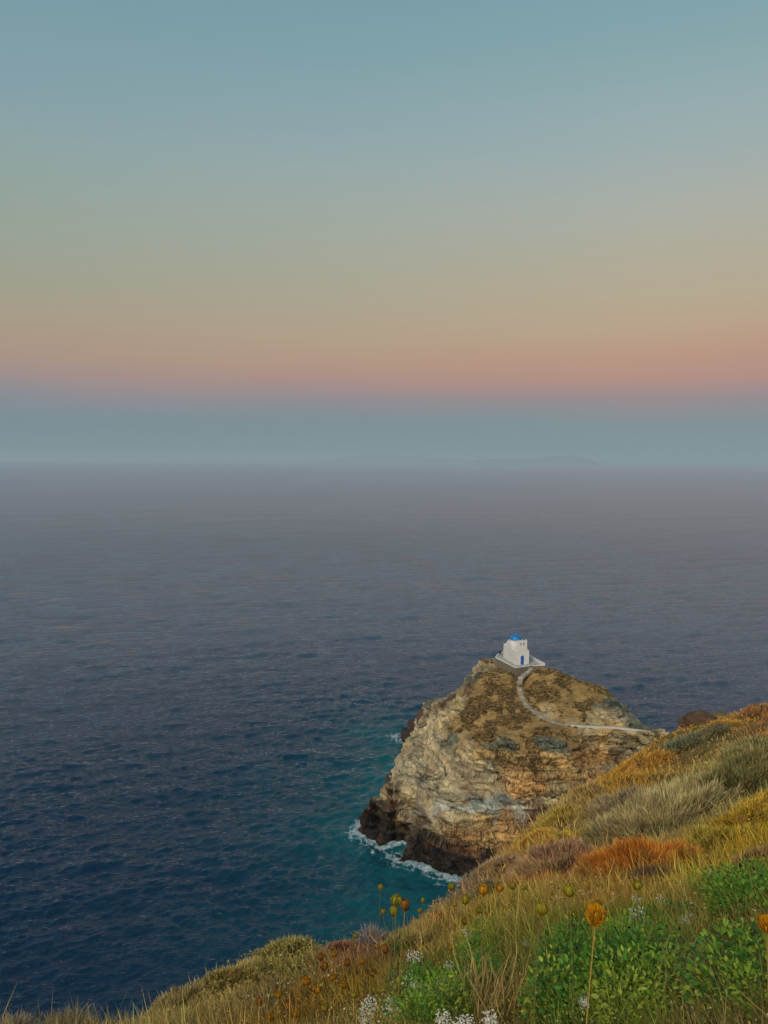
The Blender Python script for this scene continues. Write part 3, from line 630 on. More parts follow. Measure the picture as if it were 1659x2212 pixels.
mS = N(nt, 'ShaderNodeMixShader'); L(nt, fx_, mS.inputs[0]); L(nt, dif.outputs[0], mS.inputs[1]); L(nt, gl.outputs[0], mS.inputs[2]); L(nt, mS.outputs[0], nt.nodes['Material Output'].inputs['Surface'])
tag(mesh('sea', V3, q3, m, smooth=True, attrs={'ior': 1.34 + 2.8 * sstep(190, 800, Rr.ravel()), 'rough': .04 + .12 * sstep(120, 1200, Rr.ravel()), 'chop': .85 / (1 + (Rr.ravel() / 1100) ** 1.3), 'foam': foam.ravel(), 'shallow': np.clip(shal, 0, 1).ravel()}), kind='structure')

# ------------------------------------------------------------------ islands on the horizon and the air in between
def island(name, prof, dist, mat, depth=1500):
    Vv = []; n = len(prof)
    for i, (dx, el) in enumerate(prof):
        d = ray(dx, 1003); a = math.atan2(d[0], d[1])
        for k, (dr, hk) in enumerate(((-.55, -.02), (-.3, .35), (0, 1), (.3, .5), (.6, -.02))):
            r = dist + dr * depth; hh = (CAMZ + (el * .85 if el > 0 else el) * dist / F) * hk if hk > 0 else -6
            jit = vn(dx * .09, k * 3.1, None, 77) * .12 * hh if 0 < k < 4 else 0
            Vv.append((r * math.sin(a), r * math.cos(a), hh * (1 if 0 < i < n - 1 else 0) + jit - (3 if i in (0, n - 1) else 0)))
    f = [(i * 5 + k, (i + 1) * 5 + k, (i + 1) * 5 + k + 1, i * 5 + k + 1) for i in range(n - 1) for k in range(4)]
    return tag(mesh(name, np.array(Vv), np.array(f), mat, smooth=True), kind='structure')
def dense(p, st=6):
    p = np.array(p, float); xs = np.arange(p[0, 0], p[-1, 0] + 1, st); return [(x, np.interp(x, p[:, 0], p[:, 1]) + .25 * vn(x / 14., 0., None, 5)) for x in xs]
IM = plain('far_land', (.26, .29, .31), .95, .1, .001)
island('distant_island', dense([(1000, -4.2), (1030, 1.2), (1060, 3.0), (1085, 3.2), (1110, 2.4), (1140, 3.6), (1165, 3.2), (1185, 4.6), (1200, 5.8), (1215, 5.0), (1235, 5.9), (1255, 4.6), (1275, 2.8), (1300, -3), (1320, -4.4)]), 19000, IM, 1500)
island('faint_island', dense([(640, -3), (700, 1), (770, 4), (830, 7.4), (880, 5.6), (940, 3.4), (1010, 2), (1080, -2), (1120, -3)]), 25000, IM, 2000)
hz = MB(); hz.box((0, 0, (312 - 11) / 2), (2 * 61500, 2 * 61500, 323))
m = bpy.data.materials.new('haze'); m.use_nodes = True; nt = m.node_tree; nt.nodes.clear()
o_ = N(nt, 'ShaderNodeOutputMaterial'); pv = N(nt, 'ShaderNodeVolumePrincipled'); pv.inputs['Density'].default_value = .000065; pv.inputs['Color'].default_value = (.68, .87, .94, 1); pv.inputs['Anisotropy'].default_value = 0
L(nt, pv.outputs[0], o_.inputs['Volume'])
tag(hz.build('haze', m), kind='stuff')

# ------------------------------------------------------------------ chapel, terrace, steps, path
WHITE = plain('whitewash', (.58, .565, .51), .9, .09, 1.2, .01)
WHITE2 = plain('old_whitewash', (.42, .40, .35), .9, .12, 1.5, .01)
BLUE = plain('blue_paint', (.003, .16, .40), .45, .08, 3, .0, .4)
DBLUE = plain('door_blue', (.006, .08, .36), .45, .08, 3, .0, .4)
FLOOR = plain('terrace_cement', (.38, .36, .31), .9, .12, 1.2, .01)
DARK = plain('dark_gap', (.02, .02, .02), .9)
IRON = plain('iron', (.05, .05, .05), .5, .1, 4, 0, .5, .6)
BRONZE = plain('bronze', (.12, .09, .05), .4, .2, 6, 0, .5, .8)
# rubble masonry
m, nt, b = newmat('rubble_masonry'); tc = N(nt, 'ShaderNodeTexCoord')
mp = N(nt, 'ShaderNodeMapping'); mp.inputs['Scale'].default_value = (2.2, 2.2, 4.2); L(nt, tc.outputs['Object'], mp.inputs[0])
vo = N(nt, 'ShaderNodeTexVoronoi', feature='DISTANCE_TO_EDGE'); vo.inputs['Scale'].default_value = 1; L(nt, mp.outputs[0], vo.inputs['Vector'])
vc = N(nt, 'ShaderNodeTexVoronoi'); vc.inputs['Scale'].default_value = 1; L(nt, mp.outputs[0], vc.inputs['Vector'])
r1 = ramp(nt, vc.outputs['Color'], [(0, tuple(srgb(96, 88, 76))), (.5, tuple(srgb(122, 110, 90))), (1, tuple(srgb(146, 134, 112)))])
ml = N(nt, 'ShaderNodeMix', data_type='RGBA'); ml.inputs[6].default_value = (.05, .045, .04, 1); L(nt, ramp(nt, vo.outputs['Distance'], [(0, (0,) * 3), (.10, (1,) * 3)]), ml.inputs[0]); L(nt, r1, ml.inputs[7])
L(nt, ml.outputs[2], b.inputs['Base Color']); b.inputs['Roughness'].default_value = .95
bp = N(nt, 'ShaderNodeBump'); bp.inputs['Distance'].default_value = .08; L(nt, vo.outputs['Distance'], bp.inputs['Height']); L(nt, bp.outputs[0], b.inputs['Normal'])
RUB = m

te = empty('terrace', (0, 0, 0), 'stone walled terrace with whitewashed rim that carries the white chapel', 'terrace')
low = TZ - 3.3
base = [p for p in TERR]
mbq = MB(); mbq.prism(base, low, TZ - .02); mbq.build('retaining_wall', RUB, te)
cen = TERR.mean(0); inner = [cen + (p - cen) * .94 for p in TERR]
mbq = MB(); mbq.prism(inner, TZ - .1, TZ + .012); mbq.build('paving', FLOOR, te)
def rim(name, pts, wd, z0, z1, mat, parent, outset=.04):
    """low wall following a line, wd thick"""
    mq = MB(); pts = [np.array(p[:2], float) for p in pts]; n = len(pts); Ls = []
    for i in range(n):
        t = pts[min(i + 1, n - 1)] - pts[max(i - 1, 0)]; t /= np.linalg.norm(t); nrm = np.array([t[1], -t[0]])
        if np.dot(nrm, pts[i] - cen) < 0: nrm = -nrm
        Ls.append((pts[i] + nrm * outset, pts[i] + nrm * (outset - wd)))
    v = []; 
    for a, c in Ls: v += [(a[0], a[1], z0), (c[0], c[1], z0), (c[0], c[1], z1), (a[0], a[1], z1)]
    f = [(i * 4 + k, i * 4 + (k + 1) % 4, i * 4 + 4 + (k + 1) % 4, i * 4 + 4 + k) for i in range(n - 1) for k in range(4)] + [(0, 1, 2, 3), tuple((n - 1) * 4 + k for k in range(4))[::-1]]
    mq.add(v, f); return mq.build(name, mat, parent)
rim('coping', [tA3, tA2, tA, tB, tC], .34, TZ - .018, TZ + .22, WHITE, te)
rim('coping', [tD, tE], .30, TZ - .018, TZ + .2, WHITE, te)
rim('parapet', [tE, tF, tG, tH, tA3], .55, TZ - .015, TZ + .62, WHITE, te)
# small uplights along the coping
def uplight(p, label):
    t = empty('floodlight', (p[0], p[1], TZ + .22), label, 'floodlight', 'small floodlights on the terrace rim', rz=.4)
    q_ = MB(); q_.box((0, 0, .10), (.22, .12, .16)); q_.build('lamp_housing', IRON, t)
    q_ = MB(); q_.box((0, 0, .012), (.2, .1, .03)); q_.build('bracket', IRON, t)
uplight(tB + (tA - tB) * .18 + [.1, .12, 0], 'small dark floodlight on the left rim of the terrace, near its front corner')
uplight(tB + (tC - tB) * .86 + [0, .16, 0], 'small dark floodlight on the front rim just left of the terrace entrance')
uplight(tD + (tE - tD) * .18 + [0, .14, 0], 'small dark floodlight on the rim just right of the terrace entrance')

P0 = U(710, 806, TZ); P1 = U(951, 778, TZ)
CW = 3.75
fdir = (P1 - P0)[:2]; rz = math.atan2(fdir[1], fdir[0]); print('RZ', math.degrees(rz), np.linalg.norm(fdir)); rz = R(14)
CLn = 8.2
ch = empty('chapel', (P0[0], P0[1], TZ + .014), 'small white chapel with blue dome and twin arched belfry on the promontory top', 'chapel', rz=rz)
ch['measured'] = 0; del ch['measured']
WH = 3.55
# walls: lower block with rounded shoulders
q_ = MB(); q_.box((CW / 2, CLn / 2, WH / 2), (CW, CLn, WH)); w_ = q_.build('wall', WHITE, ch)
bv = w_.modifiers.new('b', 'BEVEL'); bv.width = .07; bv.segments = 2
# front gable rising into the belfry
cx = CW / 2
bp_ = [(.05, WH - .3), (.05, WH + .12), (.30, WH + .20), (.52, WH + .42), (.62, WH + .8), (.66, WH + 1.3), (.66, WH + 2.85), (.80, WH + 2.98), (.98, WH + 2.9), (1.16, WH + 2.66), (1.42, WH + 2.78), (cx, WH + 2.92)]
bp_ = bp_ + [(CW - x, z) for x, z in bp_[::-1][1:]]

from mathutils.geometry import tessellate_polygon
def slab_holes(q_, outer, holes, y0, y1):
    loops = [[Vector((x, z, 0)) for x, z in lp] for lp in [outer] + holes]
    flat = [p for lp in loops for p in lp]; tri = tessellate_polygon(loops); n = len(flat)
    v = [(p.x, y0, p.y) for p in flat] + [(p.x, y1, p.y) for p in flat]; f = [tuple(t) for t in tri] + [tuple(n + i for i in t[::-1]) for t in tri]
    k = 0
    for lp in loops:
        m_ = len(lp)
        f += [(k + i, k + (i + 1) % m_, n + k + (i + 1) % m_, n + k + i) for i in range(m_)]; k += m_
    q_.add(v, f)
def arch(ox, hw, z0, z1, n=8): return [(ox - hw, z0)] + [(ox - hw * math.cos(t), z1 + hw * 1.1 * math.sin(t)) for t in np.linspace(0, PI, n)] + [(ox + hw, z0)]
q_ = MB(); slab_holes(q_, bp_, [arch(cx - .43, .19, WH + 1.4, WH + 2.05), arch(cx + .37, .19, WH + 1.4, WH + 2.05)], -.03, .46); bel = q_.build('belfry', WHITE, ch)
for ox in (cx - .43, cx + .37):
    q_ = MB(); q_.lathe([(.02, .30), (.06, .29), (.08, .18), (.10, .06), (.13, 0)], (ox, .22, WH + 1.72), 12); bell = q_.build('bell', BRONZE, bel)
# roof: low vault along the nave, a cross vault under the drum, rear gable with a sweeping rim
q_ = MB(); nseg = 10; vv_ = []
for yy in (.47, CLn - .3):
    for t in np.linspace(0, PI, nseg): vv_.append((cx - (cx - .12) * math.cos(t), yy, WH - .05 + .62 * math.sin(t)))
q_.add(vv_, [(i, i + 1, nseg + i + 1, nseg + i) for i in range(nseg - 1)] + [tuple(range(nseg)), tuple(range(nseg, 2 * nseg))[::-1]])
vv_ = []
for xx in (.10, CW - .10):
    for t in np.linspace(0, PI, nseg): vv_.append((xx, 4.5 - 1.75 * math.cos(t), WH - .04 + .95 * math.sin(t)))
q_.add(vv_, [(i, i + 1, nseg + i + 1, nseg + i) for i in range(nseg - 1)] + [tuple(range(nseg)), tuple(range(nseg, 2 * nseg))[::-1]])
q_.build('roof', WHITE, ch)
rg = [(.04, WH - .3), (.04, WH + .10), (.5, WH + .16), (.9, WH + .42), (1.25, WH + 1.0), (cx, WH + 1.15)]
rg = rg + [(CW - x, z) for x, z in rg[::-1][1:]]
q_ = MB(); q_.slab_xz(rg, CLn - .36, CLn + .03); q_.build('rear_gable', WHITE, ch)
DR = 1.58
q_ = MB(); q_.lathe([(DR, WH - .2), (DR, WH + 1.86)], (cx, 4.5, 0), 40); dr = q_.build('drum', WHITE, ch, True)
for p_ in dr.data.polygons:
    if len(p_.vertices) > 4: p_.use_smooth = False
q_ = MB(); q_.lathe([(DR, WH + 1.84), (DR + .11, WH + 1.88), (DR + .12, WH + 2.02), (DR - .03, WH + 2.06)], (cx, 4.5, 0), 40); q_.build('drum_rim', WHITE, ch)
prof = [((DR - .02) * math.cos(t), WH + 2.03 + 1.5 * math.sin(t)) for t in np.linspace(0, PI / 2 * .985, 14)]
q_ = MB(); q_.lathe(prof, (cx, 4.5, 0), 44); q_.build('dome', BLUE, ch, True)
q_ = MB(); q_.tube([(cx, 4.5, WH + 3.5), (cx, 4.5, WH + 3.72)], .035); q_.build('finial', WHITE, ch)
# door
dxc = 1.80
q_ = MB(); slab_holes(q_, arch(dxc, .56, 0, 1.98, 14), [arch(dxc, .45, 0.001, 1.98, 14)], -.055, .01); q_.build('door_surround', WHITE, ch)
q_ = MB(); q_.slab_xz(arch(dxc, .45, .06, 1.98, 14), -.03, .012); dd_ = q_.build('door', DBLUE, ch)
q_ = MB(); q_.box((dxc, -.04, 1.0), (.03, .03, 1.9)); q_.build('door_stile', DBLUE, dd_)
q_ = MB(); q_.box((dxc - .22, -.06, 1.12), (.13, .05, .16)); q_.build('handle', WHITE, dd_)
q_ = MB(); q_.box((dxc, -.26, .035), (1.3, .5, .09)); q_.build('doorstep', FLOOR, ch)
# narrow side window and a water pipe at the rear corner
q_ = MB(); q_.box((-.004, 3.55, 1.85), (.05, .30, 1.0)); wf = q_.build('window', WHITE2, ch)
q_ = MB(); q_.box((-.016, 3.55, 1.85), (.05, .14, .84)); q_.build('pane', plain('window_glass', (.30, .30, .28), .3), wf)
q_ = MB(); q_.tube([(-.07, CLn - .12, .3), (-.07, CLn - .12, 3.5)], .03); q_.box((-.10, CLn - .12, 3.42), (.16, .16, .22)); q_.build('drainpipe', IRON, ch)
q_ = MB(); q_.tube([(.25, -.12, 0), (.25, -.12, 1.35)], .022); q_.tube([(.25, -.12, 1.35), (.62, -.12, 1.35)], .018); q_.build('conduit', plain('grey_pipe', (.35, .35, .33), .6), ch)

# person on the terrace
PW = U(430, 638, TZ)
def person(loc, rz):
    o = bpy.data.objects.new('person', bpy.data.meshes.new('person')); C.objects.link(o); me = o.data
    J = {'pel': (0, 0, .94), 'spi': (0, .01, 1.15), 'che': (0, .02, 1.36), 'nek': (0, 0, 1.48), 'hd0': (0, -.02, 1.56), 'hd1': (0, -.02, 1.68), 'hd2': (0, 0, 1.74)}
    for sname, s_ in (('l', 1), ('r', -1)):
        J.update({'sh' + sname: (.17 * s_, .02, 1.40), 'el' + sname: (.27 * s_, .03, 1.16), 'wr' + sname: (.20 * s_, -.16, 1.10), 'ha' + sname: (.13 * s_, -.24, 1.12),
                  'hi' + sname: (.10 * s_, 0, .90), 'kn' + sname: (.115 * s_, -.03, .49), 'an' + sname: (.12 * s_, .02, .09), 'to' + sname: (.13 * s_, -.13, .035)})
    ks = list(J); rr = dict(pel=.13, spi=.125, che=.14, nek=.055, hd0=.075, hd1=.092, hd2=.06)
    for s_ in 'lr': rr.update({'sh' + s_: .062, 'el' + s_: .043, 'wr' + s_: .03, 'ha' + s_: .035, 'hi' + s_: .09, 'kn' + s_: .06, 'an' + s_: .042, 'to' + s_: .035})
    E = [('pel', 'spi'), ('spi', 'che'), ('che', 'nek'), ('nek', 'hd0'), ('hd0', 'hd1'), ('hd1', 'hd2')]
    for s_ in 'lr': E += [('che', 'sh' + s_), ('sh' + s_, 'el' + s_), ('el' + s_, 'wr' + s_), ('wr' + s_, 'ha' + s_), ('pel', 'hi' + s_), ('hi' + s_, 'kn' + s_), ('kn' + s_, 'an' + s_), ('an' + s_, 'to' + s_)]
    me.from_pydata([J[k] for k in ks], [(ks.index(a), ks.index(b)) for a, b in E], []); me.update()
    sk_ = o.modifiers.new('skin', 'SKIN')
    for i, k in enumerate(ks):
        v = me.skin_vertices[0].data[i]; v.radius = (rr[k], rr[k] * (.8 if k in ('pel', 'spi', 'che') else 1)); v.use_root = (k == 'pel')
    o.modifiers.new('sub', 'SUBSURF').levels = 2
    skin_m = plain('skin', (.42, .24, .16), .6, .05)
    me.materials.append(skin_m)
    dg = bpy.context.evaluated_depsgraph_get(); bm_ = bpy.data.meshes.new_from_object(o.evaluated_get(dg)); bm_.materials.clear()
    o.modifiers.clear(); o.data = bm_; bm_.materials.append(skin_m)
    for p_ in bm_.polygons: p_.use_smooth = True
    o.location = loc; o.rotation_euler = (0, 0, rz)
    tag(o, 'person in black T-shirt and black shorts standing at the left end of the chapel terrace', 'person')
    clo = plain('black_cloth', (.012, .012, .014), .9, .2, 9)
    # clothing: shells offset from the body over torso, upper arms and thighs
    import bmesh
    for nm, test, off in (('shirt', lambda c: .90 < c.z < 1.47 and not (c.y < -.22), .045), ('shorts', lambda c: .46 < c.z < .99 and abs(c.x) < .19 and c.y > -.11, .045)):
        b_ = bmesh.new(); b_.from_mesh(bm_)
        bmesh.ops.delete(b_, geom=[f for f in b_.faces if not test(f.calc_center_median())], context='FACES'); b_.normal_update()
        for v in b_.verts: v.co += v.normal * off
        seen = {}; best_ = None
        for f in b_.faces:
            if f in seen: continue
            st_, grp_ = [f], []
            seen[f] = 1
            while st_:
                g_ = st_.pop(); grp_.append(g_)
                for e_ in g_.edges:
                    for h_ in e_.link_faces:
                        if h_ not in seen: seen[h_] = 1; st_.append(h_)
            if best_ is None or len(grp_) > len(best_): best_ = grp_
        keep_ = set(best_); bmesh.ops.delete(b_, geom=[f for f in b_.faces if f not in keep_], context='FACES')
        bmesh.ops.delete(b_, geom=[v for v in b_.verts if not v.link_faces], context='VERTS')
        m_ = bpy.data.meshes.new(nm); b_.to_mesh(m_); b_.free(); m_.materials.append(clo); c_ = bpy.data.objects.new(nm, m_); C.objects.link(c_); c_.parent = o
        for p_ in m_.polygons: p_.use_smooth = True
    q_ = MB(); q_.lathe([(.097, 0), (.106, .04), (.1, .09), (.07, .135), (.02, .15)], (0, .006, 1.63), 14); q_.build('hair', plain('dark_hair', (.02, .013, .01), .7), o, True)
person((PW[0], PW[1], TZ + .013), R(40))

# footpath: slabs stepping down from the terrace, then a paved strip with a low whitewashed edge
tgt = np.array([(tC + tD) / 2 * [1, 1, 0] + [0, 0, TZ - .1]])
UP = np.array([U(990, 812, TZ - .15), U(985, 862, 29.0), U(935, 915, 28.7), U(858, 975, 28.2), U(805, 1035, 27.7), U(795, 1100, 27.2)])
L1 = catmull(np.vstack([UP, pw[2:]]), 14)
Ls_ = np.concatenate([[0], np.cumsum(np.linalg.norm(np.diff(L1[:, :2], axis=0), axis=1))])
def along(s): return np.array([np.interp(s, Ls_, L1[:, k]) for k in range(3)])
STN = plain('step_cement', (.30, .265, .19), .9, .25, 2.0, .02)
LEDGE = plain('step_whitened_edge', (.40, .37, .31), .9, .2, 2.0)
st = empty('stairway', (0, 0, 0), 'winding flight of pale concrete steps climbing through brown scrub to the white chapel', 'stairway')
s_ = .2; k = 0; rs2 = random.Random(4)
while s_ < 36:
    p = along(s_); t = along(s_ + .4) - along(s_ - .2 if s_ > .2 else 0); a = math.atan2(t[1], t[0])
    hh = float(Hisl(p[0], p[1])); zt = max(p[2], hh + .10) 
    zt = round(zt / .16) * .16 + .012 * (k % 3)
    wd = rs2.uniform(.95, 1.2); q_ = MB(); q_.box((p[0] + rs2.uniform(-.06, .06), p[1], zt - .25), (.86, wd, .5), a + rs2.uniform(-.08, .08)); so_ = q_.build('step', STN if k % 4 else LEDGE, st)
    s_ += .80; k += 1
def strip(name, off0, off1, z0, z1, s0, s1, mat, step=.5):
    v = []; ss = np.arange(s0, s1, step)
    for s in ss:
        p = along(s); t = along(min(s + .5, Ls_[-1])) - along(s - .5); t = t[:2] / (np.linalg.norm(t[:2]) + 1e-9); n_ = np.array([t[1], -t[0]])
        j = .03 * math.sin(s * 1.3)
        for o_, z in ((off0, z0), (off1, z0), (off1, z1), (off0, z1)): v.append((p[0] + n_[0] * (o_ + j), p[1] + n_[1] * (o_ + j), p[2] + z))
    n = len(ss); f = [(i * 4 + k, i * 4 + (k + 1) % 4, i * 4 + 4 + (k + 1) % 4, i * 4 + 4 + k) for i in range(n - 1) for k in range(4)] + [(0, 1, 2, 3), tuple((n - 1) * 4 + k for k in range(4))[::-1]]
    q_ = MB(); q_.add(v, f); return q_.build(name, mat)
SE = Ls_[-1] - .6
tag(strip('path', -.42, .52, -.25, .09, 35.5, SE, plain('worn_path', (.21, .175, .115), .95, .2, 1.5)), kind='structure')
tag(strip('path_kerb', .525, .75, -.4, .30, 33, SE, plain('kerb_limewash', (.50, .47, .40), .9, .15, 1.0)), 'low pale kerb wall along the seaward path over the neck of the promontory', 'low wall')
tag(strip('path_retaining_wall', .535, .78, -1.3, -.405, 36, SE, RUB), 'rough dry stone wall under the whitened kerb of the neck path', 'stone wall')

# ------------------------------------------------------------------ vegetation tools
def rand_unit(n, rg):
    v = rg.normal(size=(n, 3)); return v / np.linalg.norm(v, axis=1, keepdims=True)
def blades(base, tip, width, col, rg, bend=.18, seg=2, tipcol=None):
    """tapering strips from base to tip; returns V, F(list), colours"""
    n = len(base); d = tip - base; ln = np.linalg.norm(d, axis=1, keepdims=True)
    side = np.cross(d, rand_unit(n, rg)); side /= np.linalg.norm(side, axis=1, keepdims=True) + 1e-9
    sag = rand_unit(n, rg) * ln * bend; w = np.asarray(width).reshape(-1, 1) * np.ones((n, 1))
    tc_ = col if tipcol is None else tipcol
    vs, cs = [], []
    for k in range(seg):
        t = k / seg; p = base + d * t + sag * (t * (1 - t) * 2); ww = w * (1 - .35 * t) * .5
        vs += [p - side * ww, p + side * ww]; cc_ = col * (1 - t) + tc_ * t; cs += [cc_, cc_]
    vs.append(tip); cs.append(tc_ * np.ones((n, 1)))
    V = np.stack(vs, 1); Cc = np.stack(cs, 1); m_ = 2 * seg + 1; o = (np.arange(n) * m_)[:, None]
    qs = [np.concatenate([o + 2 * k, o + 2 * k + 1, o + 2 * k + 3, o + 2 * k + 2], 1) for k in range(seg - 1)]
    tr = np.concatenate([o + 2 * seg - 2, o + 2 * seg - 1, o + 2 * seg], 1)
    return V.reshape(-1, 3), ([np.concatenate(qs)] if qs else []) + [tr], Cc.reshape(-1, 3)
def leaves(pos, nrm, up, length, width, col, rg):
    """six-sided leaves folded slightly along the middle"""
    n = len(pos); side = np.cross(up, nrm); side /= np.linalg.norm(side, axis=1, keepdims=True) + 1e-9
    l = np.asarray(length).reshape(-1, 1); w = np.asarray(width).reshape(-1, 1)
    P_ = [pos, pos + up * l * .35 + side * w * .5 + nrm * w * .12, pos + up * l * .75 + side * w * .36 + nrm * w * .1, pos + up * l - nrm * l * .1, pos + up * l * .75 - side * w * .36 + nrm * w * .1, pos + up * l * .35 - side * w * .5 + nrm * w * .12, pos + up * l * .5]
    V = np.stack(P_, 1); o = (np.arange(n) * 7)[:, None]
    F_ = np.concatenate([np.concatenate([o, o + a, o + b], 1) if False else np.concatenate([o + 6, o + a, o + b], 1) for a, b in ((0, 1), (1, 2), (2, 3), (3, 4), (4, 5), (5, 0))])
    return V.reshape(-1, 3), [F_], np.repeat(col, 7, 0)
def merge(parts):
    Vs, Qs, Ts, Cs = [], [], [], []; n = 0
    for V_, Fl, C_ in parts:
        for f in Fl: (Qs if f.shape[1] == 4 else Ts).append(f + n)
        Vs.append(V_); Cs.append(C_); n += len(V_)
    Fo = ([np.concatenate(Qs)] if Qs else []) + ([np.concatenate(Ts)] if Ts else [])
    return np.concatenate(Vs), Fo, np.concatenate(Cs)
def jit(c, n, rg, a=.25, h=.08):
    return np.clip(np.asarray(c)[None] * (1 + rg.normal(0, a, (n, 1))) * (1 + rg.normal(0, h, (n, 3))), .003, .9)
GRASSM = attrmat('dry_grass_blades', .8, .25); LEAFM = attrmat('green_leaves', .55, .3, .3); TWIGM = attrmat('twigs', .9)
FLOWM = attrmat('petals', .8, .3); HEADM = attrmat('seed_heads', .75, .25)

# ---- scrub on the promontory
rg = np.random.default_rng(11)
n = 60000; sx_ = rg.uniform(-8, 72, n); sy_ = rg.uniform(148, 214, n)
fi = ((sx_ - GX[0]) / GS).astype(int); fj = ((sy_ - GY[0]) / GS).astype(int)
vg = veg[fj, fi]; dpp = Dp[fj, fi]; tn = tin[fj, fi]
pat = fbm(sx_ / 3.0, sy_ / 3.0, None, 4, 501)
okk = (vg > .45 + .25 * rg.random(n)) & (dpp > 1.0) & ~tn & (pat > -.25 + .3 * rg.random(n))
sx_, sy_, pat = sx_[okk][:11000], sy_[okk][:11000], pat[okk][:11000]; n = len(sx_); sz_ = Hisl(sx_, sy_)
size = rg.uniform(.25, .65, n) * (1 + .7 * np.clip(pat, 0, 1)); K = 16
cb_ = 1.5 * np.array([srgb(96, 80, 52), srgb(118, 98, 58), srgb(84, 84, 54), srgb(138, 116, 72), srgb(74, 62, 46), srgb(122, 92, 56)])[rg.integers(0, 6, n)]
c1 = np.repeat(np.stack([sx_, sy_, sz_ - .08], 1), K, 0); dr_ = rand_unit(n * K, rg); dr_[:, 2] = np.abs(dr_[:, 2]) * .8 + .12
s1 = np.repeat(size, K)[:, None]; bs_ = c1 + dr_ * s1 * .25 * [1, 1, .5]; tp_ = c1 + dr_ * s1 * rg.uniform(.7, 1.1, (n * K, 1)) * [1, 1, .75]
Vg, Fg, Cg = blades(bs_, tp_, s1[:, 0] * .42, np.repeat(cb_, K, 0) * (1 + rg.normal(0, .2, (n * K, 1))), rg, .2, 2)
tag(mesh('scrub', Vg, Fg, GRASSM, col=np.clip(Cg, .003, 1)), kind='stuff')

# ---- grass on the hillside
rg = np.random.default_rng(12)
def pick(n, rlo, rhi, amax, rg):
    a = rg.uniform(-R(32), R(amax), n); r = np.exp(rg.uniform(math.log(rlo), math.log(rhi), n)); return r * np.sin(a), r * np.cos(a), r, a
# colour of the dry grass cover by place
GC = [(0, 2200, (150, 132, 92)), (200, 2215, (142, 126, 84)), (370, 2170, (138, 120, 68)), (500, 2110, (138, 122, 62)), (620, 2050, (136, 122, 62)), (560, 2150, (128, 108, 64)), (700, 2080, (126, 106, 60)), (780, 2040, (128, 92, 62)), (640, 2180, (128, 96, 38)), (760, 2150, (130, 104, 40)),
      (850, 2030, (130, 110, 58)), (950, 1985, (128, 104, 58)), (1010, 1930, (118, 98, 70)), (1080, 1880, (140, 112, 64)), (1150, 1820, (150, 116, 52)), (1200, 1780, (140, 114, 62)), (1250, 1740, (128, 110, 70)), (1330, 1690, (150, 112, 46)), (1400, 1640, (162, 116, 42)), (1440, 1610, (152, 112, 44)),
      (1500, 1620, (116, 104, 60)), (1600, 1560, (138, 106, 48)), (1650, 1530, (140, 92, 50)), (1620, 1640, (122, 110, 58)), (1500, 1700, (128, 114, 70)), (1350, 1780, (134, 118, 72)), (1450, 1800, (130, 114, 64)), (1600, 1750, (104, 96, 54)), (1640, 1820, (158, 124, 34)), (1560, 1880, (130, 112, 44)),
      (1200, 1900, (138, 92, 46)), (1300, 1950, (126, 96, 44)), (1100, 1980, (128, 110, 48)), (1500, 1970, (110, 96, 44)), (1300, 2060, (84, 96, 36)), (1000, 2080, (108, 104, 42)), (900, 2160, (104, 100, 46)), (1100, 2180, (112, 100, 50)), (1300, 2200, (86, 92, 34)), (1600, 2150, (92, 80, 46)), (1500, 2060, (100, 90, 44)), (820, 2200, (120, 104, 56))]
gw = []; gcl = []
for dx, dy, c in GC:
    p = march(dx, dy, Hg, 1.0, 110, 900)
    if p is None: p = march(dx, dy + 30, Hg, 1.0, 110, 900)
    if p is None: continue
    r = math.hypot(p[0], p[1]); gw.append((math.atan2(p[0], p[1]) * 3, math.log(r))); gcl.append(srgb(*c))
gw = np.array(gw); gcl = np.array(gcl)
def ground_col(x, y):
    r = np.hypot(x, y); u = np.stack([np.arctan2(x, y) * 3, np.log(r)], 1); u[:, 0] += .10 * fbm(x / r * 14, y / r * 14 + np.log(r) * 6, None, 3, 521); u[:, 1] += .12 * fbm(x / r * 14 + 40, y / r * 14 + np.log(r) * 6, None, 3, 523)
    out = np.empty((len(x), 3))
    for i in range(0, len(x), 20000):
        s = slice(i, i + 20000); d = ((u[s, None] - gw[None]) ** 2).sum(-1); wt = 1 / (d + .003) ** 2; out[s] = wt @ gcl / wt.sum(1, keepdims=True)
    return out
